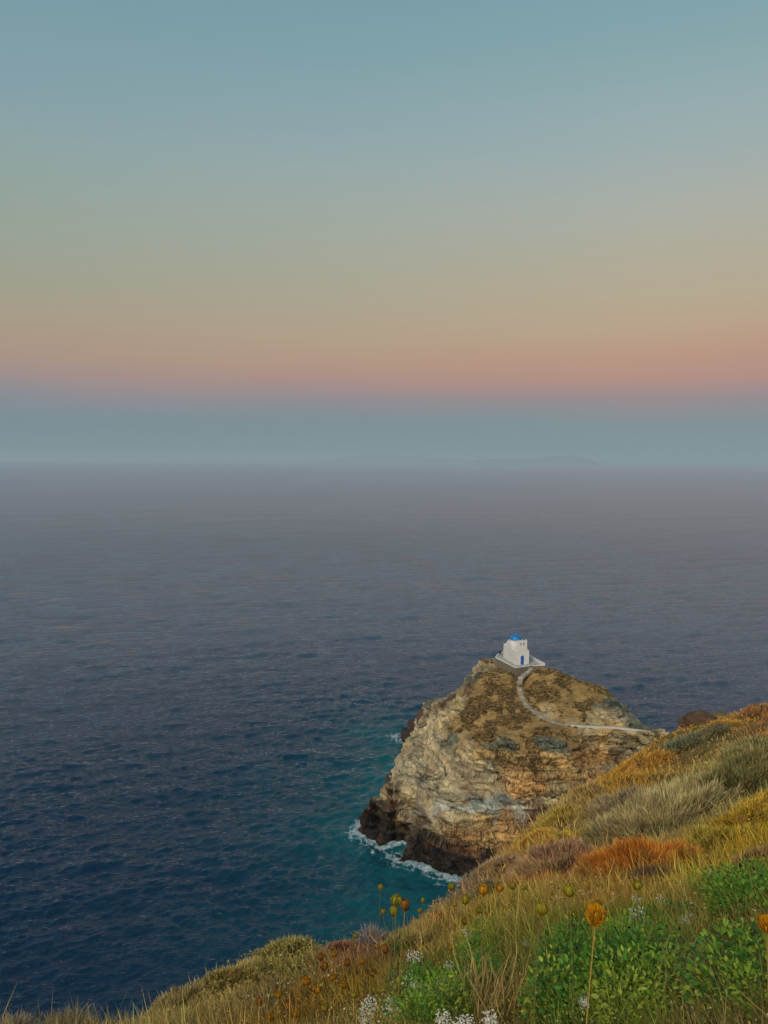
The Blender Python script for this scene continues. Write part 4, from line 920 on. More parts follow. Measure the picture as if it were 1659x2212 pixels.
def field(name, n, rlo, rhi, h0, h1, wmin, rg, amax=31, lean=.5, cshift=1.0, mask=None, tuft=5, mat=GRASSM, seg=2):
    nt_ = n // tuft; x, y, r, a = pick(nt_, rlo, rhi, amax, rg)
    if mask is not None:
        k = mask(x, y, r, a); x, y, r = x[k], y[k], r[k]
    z = Hg(x, y); keepm = z > 25; x, y, r, z = x[keepm], y[keepm], r[keepm], z[keepm]
    x, y, r, z = [np.repeat(q_, tuft) for q_ in (x, y, r, z)]; n_ = len(x)
    sp_ = .012 * r ** .9 + .01
    ox, oy = rg.normal(0, 1, n_) * sp_, rg.normal(0, 1, n_) * sp_
    b_ = np.stack([x + ox * .6, y + oy * .6, Hg(x + ox * .6, y + oy * .6) - .02], 1)
    hh = rg.uniform(h0, h1, n_) * (.6 + .9 * sstep(-.5, .6, fbm(x / 1.1, y / 1.1, None, 3, 531))) * (.55 + .45 * np.clip(r / 12, 0, 1.4))
    ln_ = rg.normal(0, lean, (n_, 2)) + np.array([-.25, -.1]); d_ = np.stack([ln_[:, 0], ln_[:, 1], np.ones(n_)], 1); d_ /= np.linalg.norm(d_, axis=1, keepdims=True)
    t_ = b_ + d_ * hh[:, None]
    c_ = ground_col(x, y) * cshift * (1 + .34 * fbm(x / (.05 * r + .3), y / (.05 * r + .3), None, 3, 533)[:, None])
    c_ = np.clip(2.0 * c_ * (1 + rg.normal(0, .22, (n_, 1))) * (1 + rg.normal(0, .05, (n_, 3))), .004, .8)
    w_ = np.maximum(wmin, r / 774 * .95) * rg.uniform(.7, 1.3, n_)
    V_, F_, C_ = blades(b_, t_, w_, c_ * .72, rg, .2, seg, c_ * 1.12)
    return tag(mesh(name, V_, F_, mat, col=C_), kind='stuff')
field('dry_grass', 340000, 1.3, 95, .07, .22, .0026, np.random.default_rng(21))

# ------------------------------------------------------------------ shrubs on the hillside
def tw(col, n, rg, k=.3): return jit(col, n, rg, k, .06)
def shrub(dx, dy, wd, hd, cb1, ct1, label, dens=1.0, kind='fine', name='shrub', cat='shrub', lean=(-.2, 0), seed=0):
    p = on_hill(dx, dy)
    if p is None:
        for k in range(1, 30):
            p = on_hill(dx, dy + 5 * k)
            if p is not None: break
    r = math.hypot(p[0], p[1]); k_ = .463 / 774 * r; W, Hh_ = wd * k_, hd * k_ * (.62 if r > 9 else .85)
    rg = np.random.default_rng(900 + seed)
    root = empty(name, tuple(p), label, cat)
    wmin = max(.0022, r / 774 * (.8 if kind != 'bare' else .55))
    n = int(np.clip(wd * hd * .62 * dens, 400, 18000))
    if kind == 'bare': n = int(n * .10)
    d = rand_unit(n, rg); d[:, 2] = np.abs(d[:, 2]); az_ = np.arctan2(p[0], p[1])
    lob = 1 + .6 * fbm(d[:, 0] * 2.2 + seed, d[:, 1] * 2.2, d[:, 2] * 2.2, 3, 600 + seed)
    rad = np.stack([np.full(n, W * .5), np.full(n, W * .42), np.full(n, Hh_)], 1)
    fr = rg.uniform(.30, .98, (n, 1)) ** .6
    q_ = d * rad * lob[:, None] * fr
    L0 = (.10 * W + .09 * Hh_) * (.9 if kind == 'fine' else 1.8)
    up = d * [1, 1, .7] + np.array([lean[0], lean[1], .9]) + rand_unit(n, rg) * .62; up /= np.linalg.norm(up, axis=1, keepdims=True)
    ln = L0 * rg.uniform(.5, 1.2, (n, 1))
    b_ = q_ - up * ln * .5; t_ = q_ + up * ln * .5
    gx_, gy_ = p[0] + b_[:, 0], p[1] + b_[:, 1]; hz_ = Hg(gx_, gy_) - p[2]
    b_[:, 2] += np.clip(hz_, -W, W); t_[:, 2] += np.clip(hz_, -W, W)
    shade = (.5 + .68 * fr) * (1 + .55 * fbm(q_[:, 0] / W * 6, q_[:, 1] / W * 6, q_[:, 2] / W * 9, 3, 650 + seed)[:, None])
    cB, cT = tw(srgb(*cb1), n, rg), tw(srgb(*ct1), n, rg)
    mxn = (.5 * sstep(-.05, .35, fbm(q_[:, 0] / W * 5 + 9, q_[:, 1] / W * 5, q_[:, 2] / W * 5, 3, 670 + seed)))[:, None]
    cT = cT * (1 - mxn) + mxn * tw(srgb(150, 130, 78), n, rg); cB = cB * (1 - .6 * mxn) + .6 * mxn * srgb(100, 84, 50)
    if kind == 'bare':
        prt = []
        for k in range(n):
            a0 = np.array([rg.normal(0, .12) * W, rg.normal(0, .12) * W, 0]); a0[2] = float(Hg(p[0] + a0[0], p[1] + a0[1])) - p[2]
            a1 = a0 + up[k] * Hh_ * rg.uniform(.5, 1.05) * [1.0, 1.0, .9]; mid_ = (a0 + a1) / 2 + rand_unit(1, rg)[0] * Hh_ * .12
            pts = [a0, mid_, a1]; bb = []; 
            for _ in range(4):
                t0 = mid_ + (a1 - mid_) * rg.random(); bb.append((t0, t0 + (a1 - mid_) * .5 + rand_unit(1, rg)[0] * Hh_ * .16))
            segs = [(a0, mid_, 1.3), (mid_, a1, .9)] + [(u, v, .6) for u, v in bb]
            B_ = np.array([s_[0] for s_ in segs]); T_ = np.array([s_[1] for s_ in segs]); w_ = np.array([s_[2] for s_ in segs]) * wmin * 1.5
            prt.append(blades(B_, T_, w_, np.repeat(cB[k:k + 1], len(segs), 0), rg, .12, 2, np.repeat(cT[k:k + 1], len(segs), 0)))
        V_, F_, C_ = merge(prt); mesh('twigs', V_, F_, TWIGM, root, C_); 
        m_ = MB(); m_.tube([(0, 0, -.05), (0, 0, Hh_ * .3)], [wmin * 2.5, wmin * 1.2], 5); m_.build('stem', TWIG_S, root)
        return root
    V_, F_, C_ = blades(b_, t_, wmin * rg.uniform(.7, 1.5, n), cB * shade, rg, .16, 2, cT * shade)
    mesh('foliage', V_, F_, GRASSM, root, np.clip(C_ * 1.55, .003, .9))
    nb = 14; e_ = d[:nb] * rad[:nb] * .7; z0 = np.zeros((nb, 3)); z0[:, :2] = rg.normal(0, .05 * W, (nb, 2)); z0[:, 2] = -.05
    V_, F_, C_ = blades(z0, e_, wmin * 2.4, tw(srgb(84, 70, 54), nb, rg), rg, .1, 3); mesh('branches', V_, F_, TWIGM, root, C_)
    return root
TWIG_S = plain('stem_wood', (.13, .10, .075), .9, .2, 8)
OLV, OLT = (92, 86, 50), (150, 136, 88); GRG, GRT = (96, 92, 68), (156, 146, 112)
SH = [
 (1370, 1900, 270, 95, (104, 66, 32), (188, 116, 40), 'wide cushion shrub with bright rust-orange tips, behind the seed heads at lower right', 2.4, 'fine'),
 (1465, 1885, 120, 62, (100, 70, 40), (196, 128, 40), 'amber-tipped low shrub joined to the right end of the rust-orange cushion', 1.8, 'fine'),
 (1205, 1895, 190, 120, (108, 84, 64), (164, 128, 96), 'pinkish-brown twiggy shrub left of the rust-orange cushion shrub', 2.2, 'fine'),
 (1420, 1800, 300, 120, GRG, (166, 148, 98), 'broad straw-green feathery shrub in the middle of the slope, behind the rust-orange cushion', 1.6, 'fine'),
 (1350, 1760, 190, 70, (96, 86, 66), (152, 134, 100), 'mauve-grey wispy shrub below the golden grass patch', 1.6, 'fine'),
 (1290, 1820, 80, 44, (50, 40, 36), (100, 82, 70), 'dark tangle of bare twigs in a hollow of the slope', 2.5, 'bare'),
 (1500, 1740, 240, 90, GRG, (160, 148, 98), 'rounded khaki shrub on the upper right slope above the broad feathery one', 1.6, 'fine'),
 (1590, 1720, 190, 120, (58, 58, 40), (124, 118, 70), 'dark green-brown dense shrub at the right edge, above the golden yellow shrub', 1.5, 'fine'),
 (1615, 1650, 150, 70, (86, 84, 52), (146, 138, 90), 'olive-green hummock shrub high on the right edge', 1.5, 'fine'),
 (1480, 1612, 120, 32, (66, 70, 52), (112, 114, 84), 'low sage-green shrub near the top of the slope, right of the path end', 1.6, 'fine'),
 (1530, 1590, 110, 28, (60, 56, 44), (104, 100, 72), 'dark sage shrub just below the brown rock on the ridge', 1.6, 'fine'),
 (1625, 1548, 90, 30, (112, 80, 50), (158, 116, 68), 'rusty brown shrub on the ridge line at the right edge', 1.8, 'fine'),
 (1560, 1570, 80, 26, (120, 90, 40), (172, 134, 62), 'golden tussock shrub on the ridge between the rock and the rusty shrub', 1.6, 'fine'),
 (1400, 1650, 110, 20, (120, 86, 36), (170, 124, 50), 'golden orange grass shrub on the rim in front of the cliff', 1.9, 'fine'),
 (1340, 1672, 100, 20, (126, 90, 34), (176, 132, 50), 'bright ochre tussock on the rim, left of the golden orange one', 1.9, 'fine'),
 (1270, 1720, 110, 36, (112, 92, 54), (160, 134, 84), 'beige tussock on the rim where the orange cliff begins', 1.6, 'fine'),
 (1210, 1775, 130, 44, (112, 96, 44), (172, 146, 66), 'yellow-green tussock on the rim beside the lower ledge of the cliff', 1.6, 'fine'),
 (1150, 1825, 120, 44, (136, 104, 44), (182, 142, 62), 'mustard grass shrub on the rim over the dark sea cliff', 1.7, 'fine'),
 (1075, 1880, 130, 44, (116, 94, 70), (162, 134, 98), 'fawn grass shrub on the rim close to the surf', 1.7, 'fine'),
 (1015, 1900, 50, 46, (130, 112, 96), (176, 160, 140), 'pale leafless twigs standing against the dark foot of the sea cliff', 2.4, 'bare'),
 (1250, 1830, 90, 60, (128, 106, 42), (172, 144, 62), 'yellow broom-like shrub left of the dark twig tangle', 1.7, 'fine'),
 (1610, 1790, 130, 90, (112, 92, 34), (184, 150, 52), 'golden yellow flowering shrub at the right edge', 1.7, 'fine'),
 (1540, 1850, 150, 80, (98, 88, 38), (168, 146, 58), 'yellow-olive seedy shrub right of the rust-orange cushion', 1.5, 'fine'),
 (1620, 1880, 100, 50, (84, 66, 48), (140, 112, 80), 'brown dry shrub at the right edge above the green leaves', 1.5, 'fine'),
 (1410, 1925, 90, 60, (52, 38, 34), (116, 88, 76), 'bare purple-brown twigs under the rust-orange cushion', 2.6, 'bare'),
 (630, 2068, 150, 50, (88, 84, 44), (150, 138, 76), 'rounded olive shrub on the lower rim against the sea', 1.9, 'fine'),
 (500, 2125, 170, 50, (106, 94, 50), (160, 142, 84), 'straw-olive shrub on the lower rim, left of the rounded olive one', 1.8, 'fine'),
 (380, 2175, 150, 44, (112, 98, 60), (164, 146, 96), 'pale straw shrub low on the left rim', 1.7, 'fine'),
 (735, 2052, 100, 30, (110, 76, 60), (156, 110, 86), 'small dusty pink shrub on the rim, right of the rounded olive one', 2.0, 'fine'),
 (955, 1995, 70, 24, (120, 62, 40), (196, 92, 52), 'small coral-red cushion plant on the rim near the surf', 2.8, 'fine'),
 (800, 2010, 60, 56, (120, 110, 104), (170, 160, 150), 'grey leafless twigs on the rim where the turquoise water shows behind', 2.2, 'bare'),
 (30, 2212, 90, 70, (110, 98, 76), (172, 156, 124), 'straggly bare twigs in the bottom left corner', 2.0, 'bare'),
 (150, 2212, 120, 76, (112, 100, 74), (170, 152, 112), 'thin dry branching stalks right of the corner twigs', 2.0, 'bare'),
 (240, 2200, 100, 44, (62, 60, 36), (110, 104, 60), 'dark olive scrubby shrub behind the dry stalks at lower left', 1.6, 'fine'),
 (1050, 1945, 100, 44, (84, 78, 52), (130, 120, 78), 'muted green-grey shrub just inside the rim, right of the coral-red cushion', 1.7, 'fine'),
 (1290, 2000, 120, 60, (120, 84, 34), (180, 128, 48), 'ochre-brown dry shrub in front of the rust-orange cushion', 1.7, 'fine'),
 (870, 2060, 110, 46, (98, 88, 50), (152, 136, 80), 'khaki grass shrub between the rim and the white blossoms', 1.7, 'fine'),
]
for i, a in enumerate(SH): shrub(*a, seed=i)

# rock on the ridge at the right, dark rocks along the water
def boulder(name, label, c, size, col, seed, squash=(1, 1, .8), cat='rock'):
    n1_, n2_ = 40, 26; u = np.linspace(0, 2 * PI, n1_, endpoint=False); v = np.linspace(-PI / 2, PI / 2, n2_); U_, V_ = np.meshgrid(u, v)
    X_ = np.cos(V_) * np.cos(U_); Y_ = np.cos(V_) * np.sin(U_); Z_ = np.sin(V_)
    k = 1 / (np.abs(X_) ** 3.2 + np.abs(Y_) ** 3.2 + np.abs(Z_) ** 3.2) ** (1 / 3.2)
    k = k * (1 + .35 * fbm(X_ * 1.4 + seed, Y_ * 1.4, Z_ * 1.8, 4, 700 + seed) + .12 * vn(X_ * 2, Y_ * 2, Z_ * 6, 705 + seed)); P_ = np.stack([X_ * k * squash[0], Y_ * k * squash[1], Z_ * k * squash[2]], -1).reshape(-1, 3) * size
    cc_ = np.array(srgb(*col))[None] * (1 + .4 * fbm(P_[:, 0] / size * 1.5, P_[:, 1] / size * 1.5, P_[:, 2] / size * 6, 4, 710 + seed)[:, None])
    i_ = np.arange(n1_ * n2_).reshape(n2_, n1_); q_ = np.stack([i_[:-1], np.roll(i_[:-1], -1, 1), np.roll(i_[1:], -1, 1), i_[1:]], -1).reshape(-1, 4)
    o = mesh(name, P_, q_, ROCK, None, np.clip(cc_, .003, .9)); o.location = tuple(c); return tag(o, label, cat)
rp = march(1510, 1566, Hg, 20, 110, 900)
if rp is None: rp = at_r(1510, 1570, 70)
boulder('rock_outcrop', 'rust-brown jagged rock poking over the grassy ridge against the sea', rp + [0, 0, .1], .46 * 25 / 774 * float(np.hypot(rp[0], rp[1])) , (92, 70, 48), 3, (1.2, 1.2, .8))
boulder('rock_outcrop', 'small flat brown rock beside the jagged one on the ridge', on_z(0, 0, 0) * 0 + rp + [1.9, 1.0, -.3], .9, (112, 100, 66), 5, (1.2, 1, .6))
for i, (dx, dy, sz, sq, c_, lb) in enumerate([
 (848, 1690, 2.2, (1, 1.2, .9), (60, 54, 50), 'dark wet rock in the water at the left foot of the grey cliff'),
 (880, 1592, 2.2, (1, 1.6, .9), (52, 42, 38), 'black-brown sea rock beside the far patch of white surf'),
 (893, 1575, 2.0, (1, 1.4, 1.2), (66, 50, 42), 'reddish black rock leaning on the cliff above the far surf'),
 (912, 1558, 2.2, (1, 1.2, 1.6), (84, 60, 48), 'tall rusty dark rock on the seaward corner of the promontory'),
 (945, 1532, 3.0, (1.4, 1, .9), (96, 90, 76), 'grey flat-topped rock block behind the left flank of the promontory'),
 (800, 1800, 1.8, (1, 1.3, .8), (36, 30, 27), 'low black rock at the near corner washed by surf')]):
    z = (0.6, 1.2, 3.2, 6, 10, .6)[i]; boulder('sea_rock', lb, on_z(dx, dy, z) + [.5, .5, 0], sz, c_, 20 + i, sq)

# ------------------------------------------------------------------ flowers and seed heads
def head_mesh(col, colt, seed, open_=0.0, elong=1.0):
    """nest-shaped seed head of radius 1 sitting on the origin"""
    rg = np.random.default_rng(seed); n = 46; parts = []
    for k in range(n):
        a = 2 * PI * k / n + rg.normal(0, .06); zz_ = np.linspace(0, 1, 6)
        rr_ = np.sin(zz_ * PI * (.86 - .30 * open_)) ** .75 * (1 + .12 * rg.normal()) + .03 + open_ * .12 * zz_; h_ = (zz_ * 2.1 * elong)
        pts = np.stack([rr_ * math.cos(a), rr_ * math.sin(a), h_], 1)
        w_ = .085; sd_ = np.array([-math.sin(a), math.cos(a), 0]) * w_
        V_ = np.concatenate([pts - sd_, pts + sd_]); F_ = np.array([(i, i + 1, i + 7, i + 6) for i in range(5)])
        C_ = np.repeat(jit(col, 1, rg, .18), 12, 0) * (.55 + .5 * np.tile(zz_, 2))[:, None] * (1.0 if k % 2 else .6)
        parts.append((V_, [F_], C_))
    m_ = int(240 + 500 * open_); d = rand_unit(m_, rg); up_ = .4 + .6 * open_
    base = np.stack([d[:, 0] * .82, d[:, 1] * .82, (1.05 + d[:, 2] * .95) * elong], 1)
    tip = base + d * (.16 + .22 * open_) + np.array([0, 0, .12 + .30 * open_])
    parts.append(blades(base, tip, .10, jit(col, m_, rg, .25), rg, .3, 2, jit(colt, m_, rg, .25)))
    m2 = 10; a = np.linspace(0, 2 * PI, m2, endpoint=False); b_ = np.stack([.1 * np.cos(a), .1 * np.sin(a), 0 * a], 1); t_ = np.stack([.8 * np.cos(a), .8 * np.sin(a), -.25 + 0 * a], 1)
    parts.append(blades(b_, t_, .07, jit(col * .8, m2, rg), rg, .2, 2))
    return merge(parts)
YG, YL, AM, OR, BR = srgb(146, 136, 38), srgb(166, 150, 40), srgb(186, 132, 26), srgb(190, 132, 24), srgb(158, 104, 38)
HM = {}
for k, (c_, ct_, op, el) in {'green': (YG, srgb(170, 160, 60), 0, .95), 'yellow': (YL, srgb(190, 172, 66), 0, .95), 'amber': (AM, srgb(210, 160, 50), .25, .95), 'orange': (OR, srgb(224, 156, 24), 1, .9), 'brown': (BR, srgb(176, 104, 34), .1, 1.25), 'long': (YL, YG, 0, 1.35)}.items():
    V_, F_, C_ = head_mesh(c_, ct_, hash(k) % 1000 if False else len(k) * 7, op, el); HM[k] = (V_, F_, C_)
HD = {}
def seedhead(dx, dy, wpx, kind, label, rmax=6.5, rreal=.021):
    """dx, dy: centre of the head; wpx its width on the survey sheet"""
    wr = wpx * .463; r = min(rmax, 774 * 2 * rreal / wr)
    for _ in range(60):
        p = at_r(dx, dy, r); g = float(Hg(p[0], p[1]))
        if p[2] - g < (.62 if kind != 'orange' else 1.2): break
        r *= .965
    rad = wr * r / 774 / 2 * .92; p = at_r(dx, dy, r); g = float(Hg(p[0], p[1])); print('SH', round(dx), round(dy), round(r, 2), round(p[2] - g, 2), round(rad, 4), kind)
    if p[2] - g < .10: 
        while p[2] - g < .10 and r > 1: r *= .97; p = at_r(dx, dy, r); g = float(Hg(p[0], p[1]))
        rad = wr * r / 774 / 2
    root = empty('wild_carrot', (p[0], p[1], g), label, 'seed head', 'wild carrot seed heads on the near slope')
    hz_ = p[2] - g - rad; bx_, by_ = random.uniform(-.04, .04), random.uniform(-.04, .04)
    if kind not in HD:
        V_, F_, C_ = HM[kind]; o = mesh('seed_head', V_, F_, HEADM, None, np.clip(C_, .003, .9)); HD[kind] = o; h_ = o
    else: h_ = HD[kind].copy(); C.objects.link(h_)
    h_.parent = root; h_.location = (0, 0, hz_); h_.scale = (rad, rad, rad); h_.rotation_euler = (random.uniform(-.15, .15), random.uniform(-.15, .15), random.uniform(0, 6))
    st_ = MB(); sr = max(.0014, rad * .085); st_.tube([(bx_, by_, -.04), (bx_ * .6, by_ * .4, hz_ * .5), (0, 0, hz_ + rad * .1)], [sr * 1.2, sr, sr], 5)
    st_.build('stem', STEMO if kind in ('orange', 'brown') else STEMG, root)
    return root
STEMG = plain('green_stem', (.13, .12, .035), .8, .25, 30); STEMO = plain('ochre_stem', (.32, .19, .03), .8, .25, 30)
c4_ = lambda u, v: ((1150 + u * .4219) * .6636, (2750 + v * .4219) * .6636)
c5_ = lambda u, v: ((1800 + u * .4219) * .6636, (2700 + v * .4219) * .6636)
S4 = [(208, 328, 45, 'yellow', 'small yellow seed head on a pale stalk standing alone against the sea'), (328, 428, 98, 'green', 'large olive-yellow seed head against the sea, with an orange one at its right'),
 (398, 482, 74, 'brown', 'burnt-orange seed head tucked right of the large olive-yellow one'), (310, 530, 66, 'long', 'long green-yellow seed head just below the large olive-yellow one'), (230, 515, 46, 'yellow', 'pale beige-yellow seed head left of the long green one'),
 (535, 440, 34, 'long', 'slim yellow seed head at the rim above the coral-red cushion plant'), (518, 510, 42, 'yellow', 'small bright yellow seed head left of the coral-red cushion plant'), (755, 325, 62, 'green', 'green-yellow seed head right in front of the white surf'),
 (1000, 352, 84, 'amber', 'ruffled orange seed head right of the surf'), (1125, 340, 62, 'amber', 'amber seed head with dark ribs, second to the right of the surf'), (1228, 318, 62, 'yellow', 'tall pale yellow seed head right of the dark-ribbed amber one'),
 (1313, 332, 44, 'yellow', 'smaller yellow seed head beside the tall pale one'), (865, 440, 62, 'long', 'elongated yellow-green seed head leaning right above the slope'), (785, 465, 36, 'yellow', 'tiny yellow seed head left of the elongated one'),
 (975, 505, 52, 'green', 'olive seed head low in the grass right of the coral-red cushion'), (1228, 428, 36, 'yellow', 'tiny yellow seed head under the tall pale one'), (1430, 412, 40, 'yellow', 'little yellow seed head perched above the largest ribbed yellow one'),
 (1445, 500, 104, 'yellow', 'largest ribbed yellow seed head, near a pale diagonal stalk'), (1150, 590, 40, 'yellow', 'small blurred yellow seed head in the middle of the dry grass'), (10, 705, 44, 'yellow', 'round yellow seed head at the rim left of the grey leafless twigs'),
 (858, 600, 46, 'brown', 'narrow rust-coloured seed head in the grass above the white blossom sprig'), (1640, 350, 66, 'yellow', 'flat yellow seed head in front of the pinkish-brown shrub'), (750, 800, 38, 'amber', 'dull amber bud in the shade above the first green leaves'),
 (1357, 515, 28, 'amber', 'tiny tan seed head left of the largest ribbed one'), (190, 790, 40, 'amber', 'faded tan seed head low at the left of the flowering slope'), (250, 820, 60, 'brown', 'brown-orange seed head beside the faded tan one'), (630, 890, 34, 'yellow', 'yellow bud among dark stalks above the white clusters')]
S5 = [(125, 470, 105, 'yellow', 'broad flat-topped yellow seed head in front of the rust-orange cushion, left end'), (348, 420, 36, 'yellow', 'slender green-yellow bud in front of the rust-orange cushion'), (655, 432, 74, 'green', 'round green seed head with drooping tips before the rust-orange cushion'),
 (135, 637, 70, 'green', 'dull green seed head left of the big orange flower head'), (325, 680, 145, 'orange', 'big glowing orange feathery head on a thick orange stalk'), (425, 645, 50, 'green', 'lime-green bud touching the right side of the big orange head'),
 (285, 590, 50, 'green', 'lime-green bud behind the top of the big orange head'), (1655, 740, 115, 'orange', 'bright orange head cut by the right edge of the picture'), (560, 635, 62, 'green', 'shadowy green-grey seed head right of the big orange one'), (1125, 780, 34, 'brown', 'tiny orange spike in the dark tangle at right')]
for u, v, w_, k, l in S4: seedhead(*c4_(u, v), w_ * .28, k, l)
for u, v, w_, k, l in S5: seedhead(*c5_(u, v), w_ * .28, k, l)
AMB = [(700, 2092, 16, 'brown'), (692, 2070, 14, 'brown'), (722, 2062, 14, 'amber'), (752, 2082, 14, 'brown'), (783, 2078, 14, 'amber'), (806, 2104, 12, 'brown'), (660, 2120, 20, 'amber'), (684, 2140, 18, 'amber'), (720, 2110, 16, 'amber'), (742, 2128, 16, 'amber'), (600, 2150, 18, 'amber'), (622, 2176, 16, 'brown'), (642, 2190, 18, 'amber'), (700, 2178, 16, 'yellow'), (560, 2168, 16, 'brown'), (765, 2150, 14, 'yellow'), (820, 2140, 14, 'yellow'), (585, 2196, 16, 'amber')]
for i, (dx, dy, w_, k) in enumerate(AMB):
    o = seedhead(dx, dy, w_, k, {'brown': 'one of the rusty brown dry spikes crowded low at the left of the flowering slope', 'amber': 'one of the amber dry heads crowded low at the left of the flowering slope', 'yellow': 'one of the yellow heads mixed into the amber crowd low at the left'}[k], 4.5)
    o['group'] = {'brown': 'rusty dry spikes at the lower left', 'amber': 'amber dry heads at the lower left', 'yellow': 'yellow heads at the lower left'}[k]

# white blossoms
def blossom(seed, n=90, spread=(1, 1, .7)):
    rg = np.random.default_rng(seed); c_ = rand_unit(n, rg) * rg.uniform(.3, 1.25, (n, 1)) * spread; parts = []
    for k in range(4):
        d = rand_unit(n, rg); d[:, 2] = np.abs(d[:, 2]) + .2; parts.append(blades(c_, c_ + d * .17, .12, jit((.85, .80, .68), n, rg, .12, .03), rg, .1, 2))
    m_ = 40; parts.append(blades(np.zeros((m_, 3)) + [0, 0, -.9], c_[:m_], .03, jit(srgb(110, 118, 50), m_, rg), rg, .1, 2)); return merge(parts)
BL = []
def leafset(n, spread, hgt, lsz, col, rg, parts):
    a = rg.uniform(0, 2 * PI, n); rr_ = np.sqrt(rg.random(n)) * spread; z_ = rg.uniform(.1, 1, n) * hgt * (1 - .4 * (rr_ / spread) ** 2)
    pos = np.stack([rr_ * np.cos(a), rr_ * np.sin(a), z_], 1); out_ = np.stack([np.cos(a), np.sin(a), rg.uniform(-.2, 1.2, n)], 1) + rand_unit(n, rg) * .6; out_ /= np.linalg.norm(out_, axis=1, keepdims=True)
    nr = rand_unit(n, rg) * .7 + [0, 0, .9]; nr -= out_ * (nr * out_).sum(1, keepdims=True); nr /= np.linalg.norm(nr, axis=1, keepdims=True)
    l_ = lsz * rg.uniform(.6, 1.3, n); parts.append(leaves(pos, nr, out_, l_, l_ * rg.uniform(.32, .6, n), col, rg)); return pos
def white_plant(dx, dy, wpx, label, i):
    wr = wpx * .463; p = on_hill(dx, dy) 
    if p is None: p = at_r(dx, dy, 3.)
    r = math.hypot(p[0], p[1]) * .90; q_ = at_r(dx, dy, r); g = float(Hg(q_[0], q_[1])); hgt = max(.06, q_[2] - g); rad = wr * r / 774 / 2
    root = empty('white_flower', (q_[0], q_[1], g), label, 'flower', 'white blossoms among the green leaves')
    key = i % 4
    if len(BL) <= key:
        V_, F_, C_ = blossom(50 + key, 70 + 20 * key, ((1, 1, .7), (.8, .8, 1.2), (1.2, .8, .6), (1, .9, .9))[key]); o = mesh('blossom', V_, F_, FLOWM, None, np.clip(C_, .003, .9)); BL.append(o)
    else: o = BL[key].copy(); C.objects.link(o)
    o.parent = root; o.location = (0, 0, hgt); o.scale = (rad,) * 3; o.rotation_euler = (0, 0, i * 1.3)
    m_ = MB(); m_.tube([(.02, .01, -.03), (.01, 0, hgt * .5), (0, 0, hgt - rad * .6)], .0018, 5); m_.build('stem', STEMG, root)
    rg = np.random.default_rng(70 + i); parts = []; leafset(14, .035, hgt * .8, .03, tw(srgb(74, 104, 40), 14, rg), rg, parts); V_, F_, C_ = merge(parts); mesh('leaves', V_, F_, LEAFM, root, np.clip(C_, .003, .9))
WF = [(c4_(470, 870), 34, 'loose white blossom sprig left of the first tall green leaves'), (c4_(440, 1080), 40, 'white blossom cluster at lower left, left half of a pair'), (c4_(520, 1115), 40, 'white blossom cluster at lower left, right half of a pair'), (c4_(640, 1175), 46, 'bushy tall white cluster below the paired clusters'), (c4_(680, 1065), 26, 'small white cluster above the bushy tall one'), (c4_(745, 1240), 28, 'compact white cluster at the edge of the straw tuft'),
 (c4_(118, 1260), 44, 'wide white cluster nearest the lower left of the flowering slope'), (c4_(295, 1225), 30, 'white cluster between the wide one and the pair, upper'), (c4_(300, 1300), 40, 'white cluster between the wide one and the pair, lower'), (c4_(700, 1368), 44, 'white cluster cut by the bottom edge, under the straw tuft, left one'), (c4_(852, 1368), 36, 'white cluster cut by the bottom edge, middle one'), (c4_(1055, 1366), 44, 'white cluster cut by the bottom edge, right one'), (c4_(95, 1370), 32, 'faint white cluster in the bottom edge at far left of the flowers'),
 (c4_(900, 730), 26, 'white twin blossoms on top of the tall green leaves'), (c4_(865, 682), 14, 'single white floret above the twin blossoms'), (c4_(1330, 768), 18, 'lone white floret in the ochre grass'), (c4_(740, 962), 22, 'creamy sprig at the left edge of the dark green leaves'), (c4_(880, 1005), 20, 'tiny white sprig inside the dark green leaves'),
 (c5_(650, 585), 28, 'white upright sprig below the round green seed head'), (c5_(640, 690), 46, 'large white spray over the middle of the green leaves'), (c5_(565, 735), 30, 'white spray joined to the left of the large spray'), (c5_(705, 737), 18, 'single white flower at the right of the large spray'), (c5_(625, 810), 26, 'white sprig hanging under the large spray'), (c5_(695, 915), 30, 'white sprig in the heart of the green leaves'), (c5_(628, 972), 26, 'white sprig lower left in the heart of the green leaves'),
 (c5_(800, 868), 22, 'small white blossom right of the heart of the green leaves'), (c5_(805, 1008), 16, 'bright white floret alone on the green leaves'), (c5_(335, 975), 20, 'white florets on the upper part of the orange stalk'), (c5_(410, 960), 22, 'white florets right of the orange stalk'), (c5_(350, 1150), 26, 'white florets at the lower part of the orange stalk'), (c5_(240, 1300), 26, 'white sprig near the bottom, left of the orange stalk'), (c5_(240, 1345), 24, 'second white sprig near the bottom under the first'),
 (c5_(1015, 710), 24, 'creamy cluster in the dark tangle on the right'), (c5_(1060, 685), 20, 'creamy cluster right of the first in the dark tangle'), (c5_(1345, 612), 26, 'white cluster beneath the leaves of the right-hand patch'), (c5_(1243, 352), 20, 'white cluster topping the right-hand leaf patch'), (c5_(870, 570), 36, 'pale spread of florets above the large spray'), (c5_(1430, 1140), 34, 'ragged pale blossom near the bottom right corner'), (c5_(1085, 895), 14, 'cream button in the dark tangle'), (c5_(1515, 637), 10, 'tiny white dot flower at right')]
for i, ((dx, dy), w_, l) in enumerate(WF): white_plant(dx, dy, w_, l, i)

